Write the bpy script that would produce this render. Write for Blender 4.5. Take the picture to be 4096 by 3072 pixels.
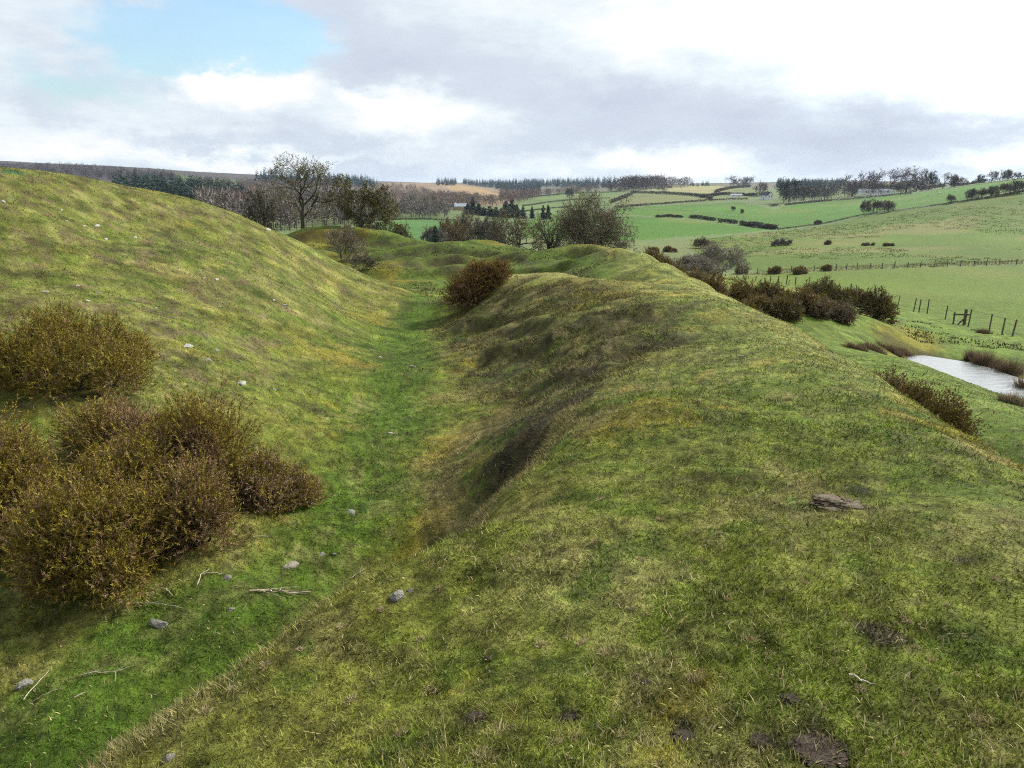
import bpy, bmesh, math, random
import numpy as np
from mathutils import Vector

for o in list(bpy.data.objects):
    bpy.data.objects.remove(o)
scene = bpy.context.scene
COL = scene.collection
R = math.radians

# ------------------------------------------------------------------ camera
F = 740.0                       # focal length in pixels of a 1024 wide frame
PITCH = R(14.7)
CP, SP = math.cos(PITCH), math.sin(PITCH)
cam = bpy.data.cameras.new('camera')
cam.sensor_width = 36.0
cam.lens = 36.0 * F / 1024.0
cam.clip_start = 0.05
cam.clip_end = 60000
camo = bpy.data.objects.new('camera', cam)
camo.rotation_euler = (R(90) - PITCH, 0, 0)
COL.objects.link(camo)
scene.camera = camo

# ------------------------------------------------------------------ sky, sun, exposure
SUN_AZ, SUN_EL = R(54), R(38)   # azimuth clockwise from the view direction (+Y)
SUN_DIR = Vector((math.sin(SUN_AZ) * math.cos(SUN_EL), math.cos(SUN_AZ) * math.cos(SUN_EL), math.sin(SUN_EL)))
sun = bpy.data.lights.new('sun', 'SUN')
sun.energy = 3.9
sun.angle = R(7)
sun.color = (1.0, 0.94, 0.84)
suno = bpy.data.objects.new('sun', sun)
suno.rotation_euler = SUN_DIR.to_track_quat('Z', 'Y').to_euler()
COL.objects.link(suno)

vs = scene.view_settings
vs.view_transform = 'Standard'
vs.look = 'None'
vs.exposure = 0.64
vs.gamma = 1.0
vs.use_curve_mapping = False
cy = scene.cycles
cy.max_bounces = 4
cy.diffuse_bounces = 2
cy.glossy_bounces = 2
cy.transmission_bounces = 2
cy.use_adaptive_sampling = True
cy.adaptive_threshold = 0.008
cy.use_denoising = False
cy.pixel_filter_type = 'BLACKMAN_HARRIS'
cy.filter_width = 1.05
cy.denoiser = 'OPENIMAGEDENOISE'
cy.denoising_input_passes = 'RGB_ALBEDO_NORMAL'

world = bpy.data.worlds.new('World')
scene.world = world
world.use_nodes = True


def build_sky():
    nt = world.node_tree
    N, L = nt.nodes, nt.links
    N.clear()

    def node(t, **k):
        n = N.new(t)
        for a, b in k.items():
            setattr(n, a, b)
        return n

    def math_(op, a, b=None, clamp=False):
        n = node('ShaderNodeMath', operation=op, use_clamp=clamp)
        for i, v in enumerate((a, b)):
            if v is None:
                continue
            if isinstance(v, (int, float)):
                n.inputs[i].default_value = v
            else:
                L.new(v, n.inputs[i])
        return n.outputs[0]

    def vmath(op, a, b=None):
        n = node('ShaderNodeVectorMath', operation=op)
        for i, v in enumerate((a, b)):
            if v is None:
                continue
            if isinstance(v, tuple):
                n.inputs[i].default_value = v
            else:
                L.new(v, n.inputs[i])
        return n
    out = node('ShaderNodeOutputWorld')
    sky = node('ShaderNodeTexSky', sky_type='NISHITA', sun_disc=False)
    sky.sun_elevation = SUN_EL
    sky.sun_rotation = SUN_AZ
    sky.air_density = 1.6
    sky.dust_density = 1.0
    sky.ozone_density = 2.0
    bgs = node('ShaderNodeBackground')
    bgs.inputs[1].default_value = 0.11
    tint = vmath('MULTIPLY', sky.outputs[0], (0.72, 0.93, 1.16)).outputs[0]
    L.new(tint, bgs.inputs[0])
    tc = node('ShaderNodeTexCoord')
    d0 = tc.outputs['Generated']
    # soft warping of the direction, so that cloud edges billow
    nz = node('ShaderNodeTexNoise')
    nz.inputs['Scale'].default_value = 11
    nz.inputs['Detail'].default_value = 9
    nz.inputs['Roughness'].default_value = 0.62
    st = vmath('MULTIPLY', d0, (1, 1, 2.0)).outputs[0]
    L.new(st, nz.inputs['Vector'])
    off = vmath('SUBTRACT', nz.outputs['Color'], (0.5, 0.5, 0.5)).outputs[0]
    off = vmath('MULTIPLY', off, (0.20, 0.20, 0.10)).outputs[0]
    d = vmath('ADD', d0, off).outputs[0]
    sep = node('ShaderNodeSeparateXYZ')
    L.new(d, sep.inputs[0])
    az = math_('ARCTAN2', sep.outputs[0], sep.outputs[1])
    el = math_('ARCSINE', sep.outputs[2])

    cmb = node('ShaderNodeCombineXYZ')
    L.new(az, cmb.inputs[0])
    L.new(el, cmb.inputs[1])

    def weighted(items, base):
        acc = base
        for (azd, eld, wa, we, k) in items:
            m = node('ShaderNodeVectorMath', operation='MULTIPLY_ADD')
            L.new(cmb.outputs[0], m.inputs[0])
            m.inputs[1].default_value = (1 / R(wa), 1 / R(we), 0)
            m.inputs[2].default_value = (-azd / wa, -eld / we, 0)
            q = vmath('DOT_PRODUCT', m.outputs[0], m.outputs[0]).outputs['Value']
            w = math_('POWER', math.exp(-1), q)
            t = node('ShaderNodeMath', operation='MULTIPLY_ADD')
            L.new(w, t.inputs[0])
            t.inputs[1].default_value = k
            L.new(acc, t.inputs[2])
            acc = t.outputs[0]
        return acc
    # broad noise of cover and of cloud brightness, all round the sky
    n1 = node('ShaderNodeTexNoise')
    n1.inputs['Scale'].default_value = 3.2
    n1.inputs['Detail'].default_value = 7
    n1.inputs['Roughness'].default_value = 0.55
    L.new(vmath('MULTIPLY', d0, (1, 1, 2.6)).outputs[0], n1.inputs['Vector'])
    n2 = node('ShaderNodeTexNoise')
    n2.inputs['Scale'].default_value = 5.0
    n2.inputs['Detail'].default_value = 10
    n2.inputs['Roughness'].default_value = 0.66
    L.new(vmath('MULTIPLY', vmath('ADD', d0, (3.1, 1.7, 0.4)).outputs[0], (1, 1, 3.2)).outputs[0], n2.inputs['Vector'])
    # clear gap: high values = blue
    gap = weighted(SKY_GAPS, math_('MULTIPLY', math_('SUBTRACT', n1.outputs[0], 0.5), 1.7))
    clear = node('ShaderNodeMapRange', interpolation_type='SMOOTHSTEP')
    L.new(gap, clear.inputs[0])
    clear.inputs[1].default_value = 0.20
    clear.inputs[2].default_value = 0.80
    clear.inputs[3].default_value = 0.0
    clear.inputs[4].default_value = 0.78
    # cloud brightness
    br = weighted(SKY_PUFFS, math_('ADD', math_('MULTIPLY', math_('SUBTRACT', n2.outputs[0], 0.5), 1.35), 0.56))
    ramp = node('ShaderNodeValToRGB')
    cr = ramp.color_ramp
    cr.elements[0].position = 0.0
    cr.elements[0].color = (0.57, 0.63, 0.745, 1)
    cr.elements[1].position = 1.0
    cr.elements[1].color = (1.0, 1.0, 1.0, 1)
    e = cr.elements.new(0.45)
    e.color = (0.66, 0.73, 0.83, 1)
    e = cr.elements.new(0.72)
    e.color = (0.80, 0.88, 0.93, 1)
    L.new(br, ramp.inputs[0])
    # thin cloud in front of the sun glows
    dn = vmath('NORMALIZE', d).outputs[0]
    cs = vmath('DOT_PRODUCT', dn, tuple(SUN_DIR)).outputs['Value']
    g = math_('POWER', math_('MAXIMUM', cs, 0.0), 16.0)
    glow = math_('MULTIPLY', g, math_('ADD', math_('MULTIPLY', math_('MULTIPLY', br, br), 20.0), 0.15))
    bgc = node('ShaderNodeBackground')
    L.new(ramp.outputs[0], bgc.inputs[0])
    L.new(math_('ADD', math_('MAXIMUM', glow, 0.0), CLOUD_LEVEL), bgc.inputs[1])
    mix = node('ShaderNodeMixShader')
    L.new(clear.outputs[0], mix.inputs[0])
    L.new(bgc.outputs[0], mix.inputs[1])
    L.new(bgs.outputs[0], mix.inputs[2])
    L.new(mix.outputs[0], out.inputs[0])


def px_dir(u, v):
    b = (384 - v) / F
    x, y, z = (u - 512) / F, CP + b * SP, -SP + b * CP
    return math.degrees(math.atan2(x, y)), math.degrees(math.atan2(z, math.hypot(x, y)))


def sky_item(u, v, wu, wv, k):
    a, e = px_dir(u, v)
    return (a, e, wu / F * 57.3, wv / F * 57.3, k)


CLOUD_LEVEL = 0.67
SKY_GAPS = [sky_item(*t) for t in [
    (235, 18, 130, 40, 0.75), (150, 48, 120, 32, 0.62), (290, 60, 70, 26, 0.5), (60, 75, 90, 22, 0.25),
    (30, 50, 60, 14, -0.45), (240, 95, 60, 20, -0.5), (400, 40, 80, 60, -0.7), (130, 96, 70, 10, 0.2)]]
SKY_PUFFS = [sky_item(*t) for t in [
    (245, 92, 48, 18, 0.75), (200, 84, 30, 9, 0.25), (375, 92, 40, 16, 0.45), (400, 118, 60, 22, 0.35), (470, 112, 70, 20, 0.35),
    (90, 130, 70, 16, 0.3), (180, 152, 160, 10, 0.38), (700, 160, 80, 12, 0.5), (640, 152, 30, 12, 0.35), (560, 168, 100, 10, 0.25),
    (620, 12, 110, 30, 0.35), (800, 20, 130, 30, 0.35), (950, 35, 110, 40, 0.55), (1000, 85, 80, 20, 0.25), (1010, 152, 70, 12, 0.35),
    (400, 70, 80, 16, -0.3), (350, 40, 40, 30, -0.25), (590, 96, 90, 12, -0.3), (700, 118, 170, 18, -0.28), (880, 138, 170, 16, -0.3), (790, 155, 90, 10, -0.25),
    (900, 168, 120, 8, -0.2), (170, 140, 70, 8, -0.4), (330, 145, 120, 8, -0.3), (40, 110, 50, 10, -0.2), (350, 170, 90, 6, -0.2)]]
build_sky()

# ------------------------------------------------------------------ noise and mesh helpers
rng = np.random.default_rng(7)
random.seed(5)


def _hash(ix, iy, seed):
    h = (ix.astype(np.int64) * 374761393 + iy.astype(np.int64) * 668265263 + seed * 974634577) & 0xFFFFFFFF
    h = ((h ^ (h >> 13)) * 1274126177) & 0xFFFFFFFF
    h = h ^ (h >> 16)
    return (h & 0xFFFFFF).astype(np.float64) / float(0xFFFFFF)


def vnoise(x, y, seed=0):
    ix, iy = np.floor(x), np.floor(y)
    fx, fy = x - ix, y - iy
    fx = fx * fx * (3 - 2 * fx)
    fy = fy * fy * (3 - 2 * fy)
    a, b = _hash(ix, iy, seed), _hash(ix + 1, iy, seed)
    c, d = _hash(ix, iy + 1, seed), _hash(ix + 1, iy + 1, seed)
    return (a * (1 - fx) + b * fx) * (1 - fy) + (c * (1 - fx) + d * fx) * fy - 0.5


def fbm(x, y, scale, octaves=4, seed=0, gain=0.5):
    """noise in about -0.5 .. 0.5, largest feature 'scale' metres"""
    x, y = np.asarray(x, float) / scale, np.asarray(y, float) / scale
    s, amp, tot = 0.0, 1.0, 0.0
    for k in range(octaves):
        ca, sa = math.cos(k * 1.1 + .4), math.sin(k * 1.1 + .4)
        s = s + amp * vnoise((x * ca - y * sa) * 2 ** k + 17.3 * k, (x * sa + y * ca) * 2 ** k - 9.1 * k, seed + k)
        tot += amp
        amp *= gain
    return s / tot


def smooth(a, b, x):
    t = np.clip((x - a) / (b - a), 0, 1)
    return t * t * (3 - 2 * t)


def build(name, V, faces, mat, parent=None, col=None, smooth_shade=False, loc=None, kind=None):
    """one mesh object from numpy arrays; faces = list of (n,3) / (n,4) index arrays; col = (n,3) colours per vertex"""
    me = bpy.data.meshes.new(name)
    V = np.asarray(V, np.float32)
    faces = [np.asarray(f, np.int32) for f in (faces if isinstance(faces, (list, tuple)) else [faces]) if len(f)]
    me.vertices.add(len(V))
    me.vertices.foreach_set('co', V.ravel())
    nl = sum(f.size for f in faces)
    npoly = sum(len(f) for f in faces)
    me.loops.add(nl)
    me.loops.foreach_set('vertex_index', np.concatenate([f.ravel() for f in faces]))
    me.polygons.add(npoly)
    tot = np.concatenate([np.full(len(f), f.shape[1], np.int32) for f in faces])
    start = np.concatenate([[0], np.cumsum(tot)[:-1]]).astype(np.int32)
    me.polygons.foreach_set('loop_start', start)
    me.polygons.foreach_set('loop_total', tot)
    me.update(calc_edges=True)
    if smooth_shade:
        me.polygons.foreach_set('use_smooth', np.ones(npoly, bool))
    if col is not None:
        at = me.attributes.new('col', 'FLOAT_COLOR', 'POINT')
        c = np.ones((len(V), 4), np.float32)
        c[:, :3] = col
        at.data.foreach_set('color', c.ravel())
    if mat is not None:
        me.materials.append(mat)
    o = bpy.data.objects.new(name, me)
    COL.objects.link(o)
    if parent is not None:
        o.parent = parent
    if loc is not None:
        o.location = loc
    if kind:
        o['kind'] = kind
    return o


def empty(name, loc, label, cat, group=None, rz=0.0, scale=1.0):
    o = bpy.data.objects.new(name, None)
    COL.objects.link(o)
    o.empty_display_size = 0.1
    o.location = loc
    o.rotation_euler = (0, 0, rz)
    o.scale = (scale,) * 3 if isinstance(scale, (int, float)) else scale
    tag(o, label, cat, group)
    return o


def tag(o, label=None, cat=None, group=None, kind=None):
    for k, v in (('label', label), ('category', cat), ('group', group), ('kind', kind)):
        if v:
            o[k] = v
    return o


def copy_tree(src, loc, label, rz=0.0, scale=(1, 1, 1), group=None):
    r = src.copy()
    COL.objects.link(r)
    r.location = loc
    r.rotation_euler = (0, 0, rz)
    r.scale = scale
    r['label'] = label
    if group:
        r['group'] = group
    for ch in src.children:
        c = ch.copy()
        COL.objects.link(c)
        c.parent = r
        for g in ch.children:
            d = g.copy()
            COL.objects.link(d)
            d.parent = c
    return r


# ------------------------------------------------------------------ materials
def new_mat(name):
    m = bpy.data.materials.new(name)
    m.use_nodes = True
    nt = m.node_tree
    b = nt.nodes['Principled BSDF']
    return m, nt, b


def attr_mat(name, rough=0.75, vary=0.25, scale=6.0, spec=0.2, trans=0.0):
    """colour from the mesh's own colours, broken up by noise; trans = thin leaf translucency"""
    m, nt, b = new_mat(name)
    a = nt.nodes.new('ShaderNodeAttribute')
    a.attribute_name = 'col'
    tc = nt.nodes.new('ShaderNodeTexCoord')
    n = nt.nodes.new('ShaderNodeTexNoise')
    n.inputs['Scale'].default_value = scale
    n.inputs['Detail'].default_value = 4
    nt.links.new(tc.outputs['Object'], n.inputs['Vector'])
    mr = nt.nodes.new('ShaderNodeMapRange')
    mr.inputs[1].default_value, mr.inputs[2].default_value = 0.3, 0.7
    mr.inputs[3].default_value, mr.inputs[4].default_value = 1 - vary, 1 + vary
    nt.links.new(n.outputs[0], mr.inputs[0])
    mx = nt.nodes.new('ShaderNodeVectorMath')
    mx.operation = 'SCALE'
    nt.links.new(a.outputs['Color'], mx.inputs[0])
    nt.links.new(mr.outputs[0], mx.inputs['Scale'])
    nt.links.new(mx.outputs[0], b.inputs['Base Color'])
    b.inputs['Roughness'].default_value = rough
    b.inputs['Specular IOR Level'].default_value = spec
    if trans > 0:
        t = nt.nodes.new('ShaderNodeBsdfTranslucent')
        nt.links.new(mx.outputs[0], t.inputs[0])
        ms = nt.nodes.new('ShaderNodeMixShader')
        ms.inputs[0].default_value = trans
        nt.links.new(b.outputs[0], ms.inputs[1])
        nt.links.new(t.outputs[0], ms.inputs[2])
        nt.links.new(ms.outputs[0], nt.nodes['Material Output'].inputs[0])
    return m


def plain_mat(name, c1, c2, scale=8.0, rough=0.8, bump=0.0, spec=0.3, detail=6):
    m, nt, b = new_mat(name)
    tc = nt.nodes.new('ShaderNodeTexCoord')
    n = nt.nodes.new('ShaderNodeTexNoise')
    n.inputs['Scale'].default_value = scale
    n.inputs['Detail'].default_value = detail
    n.inputs['Roughness'].default_value = 0.65
    nt.links.new(tc.outputs['Object'], n.inputs['Vector'])
    r = nt.nodes.new('ShaderNodeValToRGB')
    r.color_ramp.elements[0].position, r.color_ramp.elements[1].position = 0.32, 0.68
    r.color_ramp.elements[0].color = (*c1, 1)
    r.color_ramp.elements[1].color = (*c2, 1)
    nt.links.new(n.outputs[0], r.inputs[0])
    nt.links.new(r.outputs[0], b.inputs['Base Color'])
    b.inputs['Roughness'].default_value = rough
    b.inputs['Specular IOR Level'].default_value = spec
    if bump:
        bp = nt.nodes.new('ShaderNodeBump')
        bp.inputs['Strength'].default_value = bump
        bp.inputs['Distance'].default_value = 0.02
        nt.links.new(n.outputs[0], bp.inputs['Height'])
        nt.links.new(bp.outputs[0], b.inputs['Normal'])
    return m


def ground_mat():
    m, nt, b = new_mat('turf')
    N, L = nt.nodes, nt.links
    a = N.new('ShaderNodeAttribute')
    a.attribute_name = 'col'
    tc = N.new('ShaderNodeTexCoord')

    def noise(s, detail, rough=0.6):
        n = N.new('ShaderNodeTexNoise')
        n.inputs['Scale'].default_value = s
        n.inputs['Detail'].default_value = detail
        n.inputs['Roughness'].default_value = rough
        L.new(tc.outputs['Object'], n.inputs['Vector'])
        return n

    def rng_(src, a0, a1, b0, b1):
        r = N.new('ShaderNodeMapRange')
        for i, v in enumerate((a0, a1, b0, b1)):
            r.inputs[i + 1].default_value = v
        L.new(src, r.inputs[0])
        return r.outputs[0]
    nf = noise(34, 5, 0.7)     # tufts of a few centimetres
    nm = noise(6.5, 6, 0.7)    # patches of a hand's breadth
    nb = noise(0.9, 5, 0.6)    # metres
    sc = N.new('ShaderNodeVectorMath')
    sc.operation = 'SCALE'
    L.new(a.outputs['Color'], sc.inputs[0])
    mul = N.new('ShaderNodeMath')
    mul.operation = 'MULTIPLY'
    L.new(rng_(nf.outputs[0], 0.3, 0.7, 0.55, 1.35), mul.inputs[0])
    mul2 = N.new('ShaderNodeMath')
    mul2.operation = 'MULTIPLY'
    L.new(rng_(nm.outputs[0], 0.32, 0.68, 0.80, 1.20), mul.inputs[1])
    L.new(mul.outputs[0], mul2.inputs[0])
    L.new(rng_(nb.outputs[0], 0.3, 0.7, 0.85, 1.15), mul2.inputs[1])
    L.new(mul2.outputs[0], sc.inputs['Scale'])
    # drier, paler tips here and there
    mx = N.new('ShaderNodeMix')
    mx.data_type = 'RGBA'
    nd = noise(13, 6, 0.75)
    L.new(rng_(nd.outputs[0], 0.56, 0.74, 0.0, 0.34), mx.inputs[0])
    L.new(sc.outputs[0], mx.inputs[6])
    tint = N.new('ShaderNodeMix')
    tint.data_type = 'RGBA'
    tint.inputs[0].default_value = 0.6
    L.new(a.outputs['Color'], tint.inputs[6])
    tint.inputs[7].default_value = (0.27, 0.22, 0.085, 1)
    L.new(tint.outputs[2], mx.inputs[7])
    L.new(mx.outputs[2], b.inputs['Base Color'])
    b.inputs['Roughness'].default_value = 0.9
    b.inputs['Specular IOR Level'].default_value = 0.1
    bp = N.new('ShaderNodeBump')
    bp.inputs['Strength'].default_value = 0.9
    bp.inputs['Distance'].default_value = 0.05
    add = N.new('ShaderNodeMath')
    add.operation = 'ADD'
    L.new(nf.outputs[0], add.inputs[0])
    L.new(rng_(nm.outputs[0], 0, 1, 0, 2.5), add.inputs[1])
    L.new(add.outputs[0], bp.inputs['Height'])
    L.new(bp.outputs[0], b.inputs['Normal'])
    return m


M_GROUND = ground_mat()
M_GRASS = attr_mat('grass_blades', 0.75, 0.12, 3.0, 0.1, 0.15)
M_GORSE = attr_mat('gorse_spines', 0.8, 0.25, 4.0, 0.1, 0.12)
M_STEM = plain_mat('gorse_stems', (0.055, 0.042, 0.03), (0.13, 0.10, 0.075), 20, 0.9)
M_BARK = plain_mat('bark', (0.028, 0.024, 0.018), (0.085, 0.075, 0.05), 6, 0.95, 0.6)
M_TWIG = attr_mat('twigs', 0.9, 0.2, 2.0, 0.1)
M_LEAF = attr_mat('leaves', 0.8, 0.25, 1.5, 0.1, 0.1)
M_WOOD = attr_mat('far_wood', 0.9, 0.2, 0.05, 0.05)
M_ROCK = plain_mat('grey_rock', (0.085, 0.08, 0.062), (0.27, 0.255, 0.21), 14, 0.9, 0.8)
M_PALE = plain_mat('pale_stone', (0.15, 0.14, 0.105), (0.42, 0.40, 0.35), 18, 0.85, 0.5)
M_TANROCK = plain_mat('tan_rock', (0.13, 0.115, 0.08), (0.30, 0.27, 0.20), 14, 0.9, 0.8)
M_SLATE = plain_mat('slate', (0.06, 0.052, 0.04), (0.36, 0.33, 0.28), 18, 0.7, 0.8)
M_SOIL = plain_mat('soil', (0.035, 0.025, 0.017), (0.12, 0.085, 0.058), 30, 0.95, 1.0)
M_CLOD = plain_mat('dried_turf', (0.075, 0.055, 0.035), (0.24, 0.185, 0.12), 26, 0.95, 1.0)
M_STICK = plain_mat('dead_wood', (0.22, 0.17, 0.11), (0.46, 0.39, 0.28), 30, 0.85, 0.3)
M_POST = plain_mat('weathered_post', (0.045, 0.038, 0.028), (0.15, 0.13, 0.10), 12, 0.9, 0.6)
M_WIRE = plain_mat('wire', (0.12, 0.12, 0.12), (0.2, 0.2, 0.2), 10, 0.5)
M_WALL = plain_mat('white_render', (0.62, 0.61, 0.58), (0.8, 0.8, 0.78), 0.8, 0.85)
M_ROOF = plain_mat('slate_roof', (0.07, 0.075, 0.085), (0.13, 0.135, 0.15), 1.2, 0.6)
M_SHEET = plain_mat('sheet_roof', (0.42, 0.47, 0.53), (0.55, 0.6, 0.66), 0.6, 0.5)
M_TIMBER = plain_mat('timber_cladding', (0.25, 0.18, 0.10), (0.38, 0.28, 0.16), 0.8, 0.8)
M_GLASS = plain_mat('window_glass', (0.015, 0.018, 0.02), (0.03, 0.035, 0.04), 1.0, 0.15, spec=0.5)
M_FLEECE = plain_mat('fleece', (0.50, 0.46, 0.38), (0.68, 0.64, 0.55), 6, 0.95)


def water_mat():
    m, nt, b = new_mat('pond_water')
    tc = nt.nodes.new('ShaderNodeTexCoord')
    mp = nt.nodes.new('ShaderNodeMapping')
    mp.inputs['Scale'].default_value = (0.5, 1.6, 1)
    n = nt.nodes.new('ShaderNodeTexNoise')
    n.inputs['Scale'].default_value = 2.2
    n.inputs['Detail'].default_value = 5
    n.inputs['Roughness'].default_value = 0.6
    nt.links.new(tc.outputs['Object'], mp.inputs[0])
    nt.links.new(mp.outputs[0], n.inputs['Vector'])
    bp = nt.nodes.new('ShaderNodeBump')
    bp.inputs['Strength'].default_value = 0.6
    bp.inputs['Distance'].default_value = 0.06
    nt.links.new(n.outputs[0], bp.inputs['Height'])
    nt.links.new(bp.outputs[0], b.inputs['Normal'])
    b.inputs['Base Color'].default_value = (0.13, 0.13, 0.115, 1)
    b.inputs['Roughness'].default_value = 0.24
    b.inputs['IOR'].default_value = 1.33
    b.inputs['Specular IOR Level'].default_value = 1.0
    return m


M_WATER = water_mat()

# ------------------------------------------------------------------ terrain
def P(u, v, Y):
    """world point seen at pixel (u, v) of a 1024 x 768 frame, Y metres ahead"""
    b = (384 - v) / F
    s = Y / (CP + b * SP)
    return ((u - 512) / F * s, Y, (-SP + b * CP) * s)


NEAR = []          # (x, y, z) of surveyed spots within about 120 m
def W(*pts):
    NEAR.extend(pts)
def S(*pts):
    NEAR.extend(P(*p) for p in pts)

# the ditch floor
S((60, 700, 4.75), (0, 735, 4.6), (150, 640, 5.8), (280, 590, 6.7), (340, 530, 8.0), (385, 460, 10.4), (395, 400, 13.6), (400, 350, 18.2), (412, 315, 23.6), (428, 295.5, 28))
W((-6.5, 3.5, -3.7), (-8, 1, -3.6), (-4.5, 2.5, -3.75), (-5, -2, -3.6), (-9, -4, -3.4))
S((230, 610, 6.2), (430, 480, 9.5), (440, 400, 13.2), (440, 350, 17.8), (360, 440, 11.0), (370, 380, 14.3))
# the big mound on the left: skyline, face, back
S((0, 174, 21), (60, 177, 22.5), (115, 187, 24), (170, 197, 25.2), (210, 206, 26), (240, 217, 26.6), (270, 230, 27), (300, 243, 27.3), (335, 262, 27.6), (370, 278, 27.8), (400, 287, 28), (418, 292, 28))
S((300, 400, 12.4), (200, 330, 14), (100, 280, 15.8), (300, 300, 19.5), (200, 250, 20), (50, 220, 18.6), (355, 330, 19.3), (20, 280, 14.8), (65, 388, 10.2), (150, 390, 10.6), (230, 490, 8.6), (240, 420, 10.6), (60, 595, 6.5), (0, 560, 6.9), (100, 500, 7.7), (30, 460, 8.3), (130, 215, 22.3), (120, 240, 19.6), (260, 350, 14.8), (340, 300, 23.5), (280, 260, 23.5))
W((-16, 27, -0.4), (-12, 31, -1.6), (-8, 33, -3.4), (-4, 34, -4.7), (-20, 22, 0.2), (-24, 16, -0.4), (-18, 12, -0.6), (-14, 9, -2.2), (-12, 5, -3.2), (-18, 3, -2.6), (-26, 6, -1.8), (-20, 34, -3.0), (-14, 40, -4.8), (-30, 26, -2.0), (-8, 40, -5.2))
# the bank we stand on, its lip and inner face
W((0, 0, -1.66), (0.5, 0.8, -1.64), (2, 0, -1.62), (4, 0, -2.1), (-1, 0, -1.9), (-2, 0, -2.6), (-3.2, 0.3, -3.5), (0, -4, -1.6), (4, -4, -2.2), (-3, -4, -2.6), (8, -4, -4.8), (-1, -8, -1.6), (6, -10, -3.4))
S((90, 768, 2.45), (180, 715, 2.9), (270, 655, 3.4), (340, 620, 3.85), (395, 590, 4.3), (430, 560, 4.75), (480, 505, 5.7), (520, 470, 6.5), (550, 432, 7.4), (556, 412, 7.95))
S((512, 768, 1.9), (300, 740, 2.3), (512, 600, 3.15), (512, 520, 4.75), (600, 450, 5.9), (700, 450, 5.35), (850, 600, 2.85), (1000, 600, 2.8), (1000, 500, 4.1), (700, 600, 3.0), (850, 480, 4.6), (400, 660, 2.95), (600, 400, 8.4), (700, 390, 7.9), (800, 400, 7.2))
W((-1.55, 3.55, -3.35), (-1.25, 4.4, -3.5), (-1.0, 5.0, -3.6), (-0.62, 6.2, -3.65), (-0.35, 7.3, -3.6))
S((500, 455, 8.5), (515, 425, 9.6))
# its right shoulder, then the steep outer side
RID = [(1024, 468, 5.0), (926, 417, 6.6), (880, 389, 8.0), (833, 356, 10.2), (787, 326, 13.5), (759, 313, 16), (722, 294, 19.5), (694, 277.5, 24), (667, 263, 30), (644, 251.5, 37), (625, 245, 45), (602, 242.5, 54)]
S(*RID)
for q in RID:
    x, y, z = P(*q)
    W((x + 1.0, y, z - 0.62), (x + 2.6, y, z - 2.2), (x + 5.0, y, z - 3.9))
# second hump across the bank and its dark inner face
S((511, 275, 24.5), (550, 273, 22.5), (588, 279, 20.5), (650, 289, 18.3), (470, 292, 25.5), (490, 283, 25))
S((640, 345, 12.2), (700, 330, 13), (605, 380, 9.8), (650, 372, 10.0), (560, 330, 15.2), (520, 350, 15.3), (480, 340, 18), (500, 310, 20.5), (560, 300, 18.3), (470, 380, 14.3), (530, 390, 12.6), (560, 392, 10.8), (620, 320, 14.8), (600, 350, 12.3), (450, 315, 23))
# hollow and spoil heaps beyond
S((425, 285, 40), (400, 276, 45), (440, 281, 42))
W((-1, 31, -4.5), (1.6, 28, -4.5), (1.4, 32, -4.95), (-3, 31, -4.5), (3.3, 27.5, -4.0), (2.6, 25, -3.5), (3.5, 22, -2.95), (4.4, 23, -2.95), (2.9, 23.2, -3.0))
HEAP = [(286, 233.5, 76), (306, 227.7, 80), (331, 227, 80), (355, 228.5, 79), (377, 230, 77), (391, 231.5, 75), (408, 237, 72), (425, 240.4, 70), (453, 240.4, 67), (469, 238.2, 65), (484, 238.4, 64), (501, 243, 62), (521, 246.4, 60), (545, 249, 57), (565, 246.2, 56), (582, 243.4, 55)]
S(*HEAP)
for q in HEAP[:-2]:
    x, y, z = P(*q)
    W((x * 1.08, y + 7, z - 1.6), (x * 1.25, y + 20, z - 4.6))
S((330, 245, 66), (300, 250, 62), (370, 246, 64), (350, 262, 55), (390, 262, 53), (400, 250, 60), (420, 258, 56), (450, 256, 56), (480, 252, 57), (430, 268, 50), (470, 268, 50), (505, 262, 51), (510, 252, 55), (540, 260, 49), (560, 268, 43), (590, 270, 40), (605, 279, 33.5), (580, 256, 47), (612, 262, 42), (630, 262, 36), (640, 275, 29))
# lower ground on the right: two low spurs, pond, meadow
S((850, 352, 32), (900, 356, 31), (935, 370, 29.5), (965, 386, 26.5), (1000, 401, 24.2), (1050, 418, 22), (812, 346, 32), (1010, 430, 18.5), (950, 405, 21.5), (880, 372, 25))
S((762, 316, 40), (810, 313.5, 42), (850, 318.5, 42.5), (893, 328, 43), (922, 343, 43), (870, 340, 39), (820, 335, 37))
POND_Z = -9.0
for (u, v) in [(925, 363), (960, 366), (1000, 374), (1040, 388), (1020, 399), (990, 395), (1060, 400), (945, 372), (913, 357.5)]:
    b = (384 - v) / F
    Y = POND_Z / ((-SP + b * CP) / (CP + b * SP))
    x, y, z = P(u, v, Y)
    W((x, y, POND_Z - 0.22))
S((900, 349.5, 40.8), (925, 353, 40.9), (960, 350, 41.5), (1010, 352, 42), (1080, 372, 38), (1012, 336.6, 49), (989, 331, 51.5), (960, 325, 55), (945, 319.7, 59), (918, 313, 64.5), (897, 310, 67.5), (840, 308, 52), (800, 300, 56), (740, 296, 52), (700, 285, 50), (860, 300, 66), (900, 318, 56))
S((1000, 300, 81), (900, 290, 96), (800, 285, 102), (1024, 280, 112), (740, 277, 128), (690, 272, 118), (660, 260, 118), (650, 268, 62), (690, 280, 60))
S((1024, 265, 145), (900, 268, 142), (800, 272, 139), (1150, 330, 58), (1200, 290, 100), (1200, 262, 150))
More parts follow.
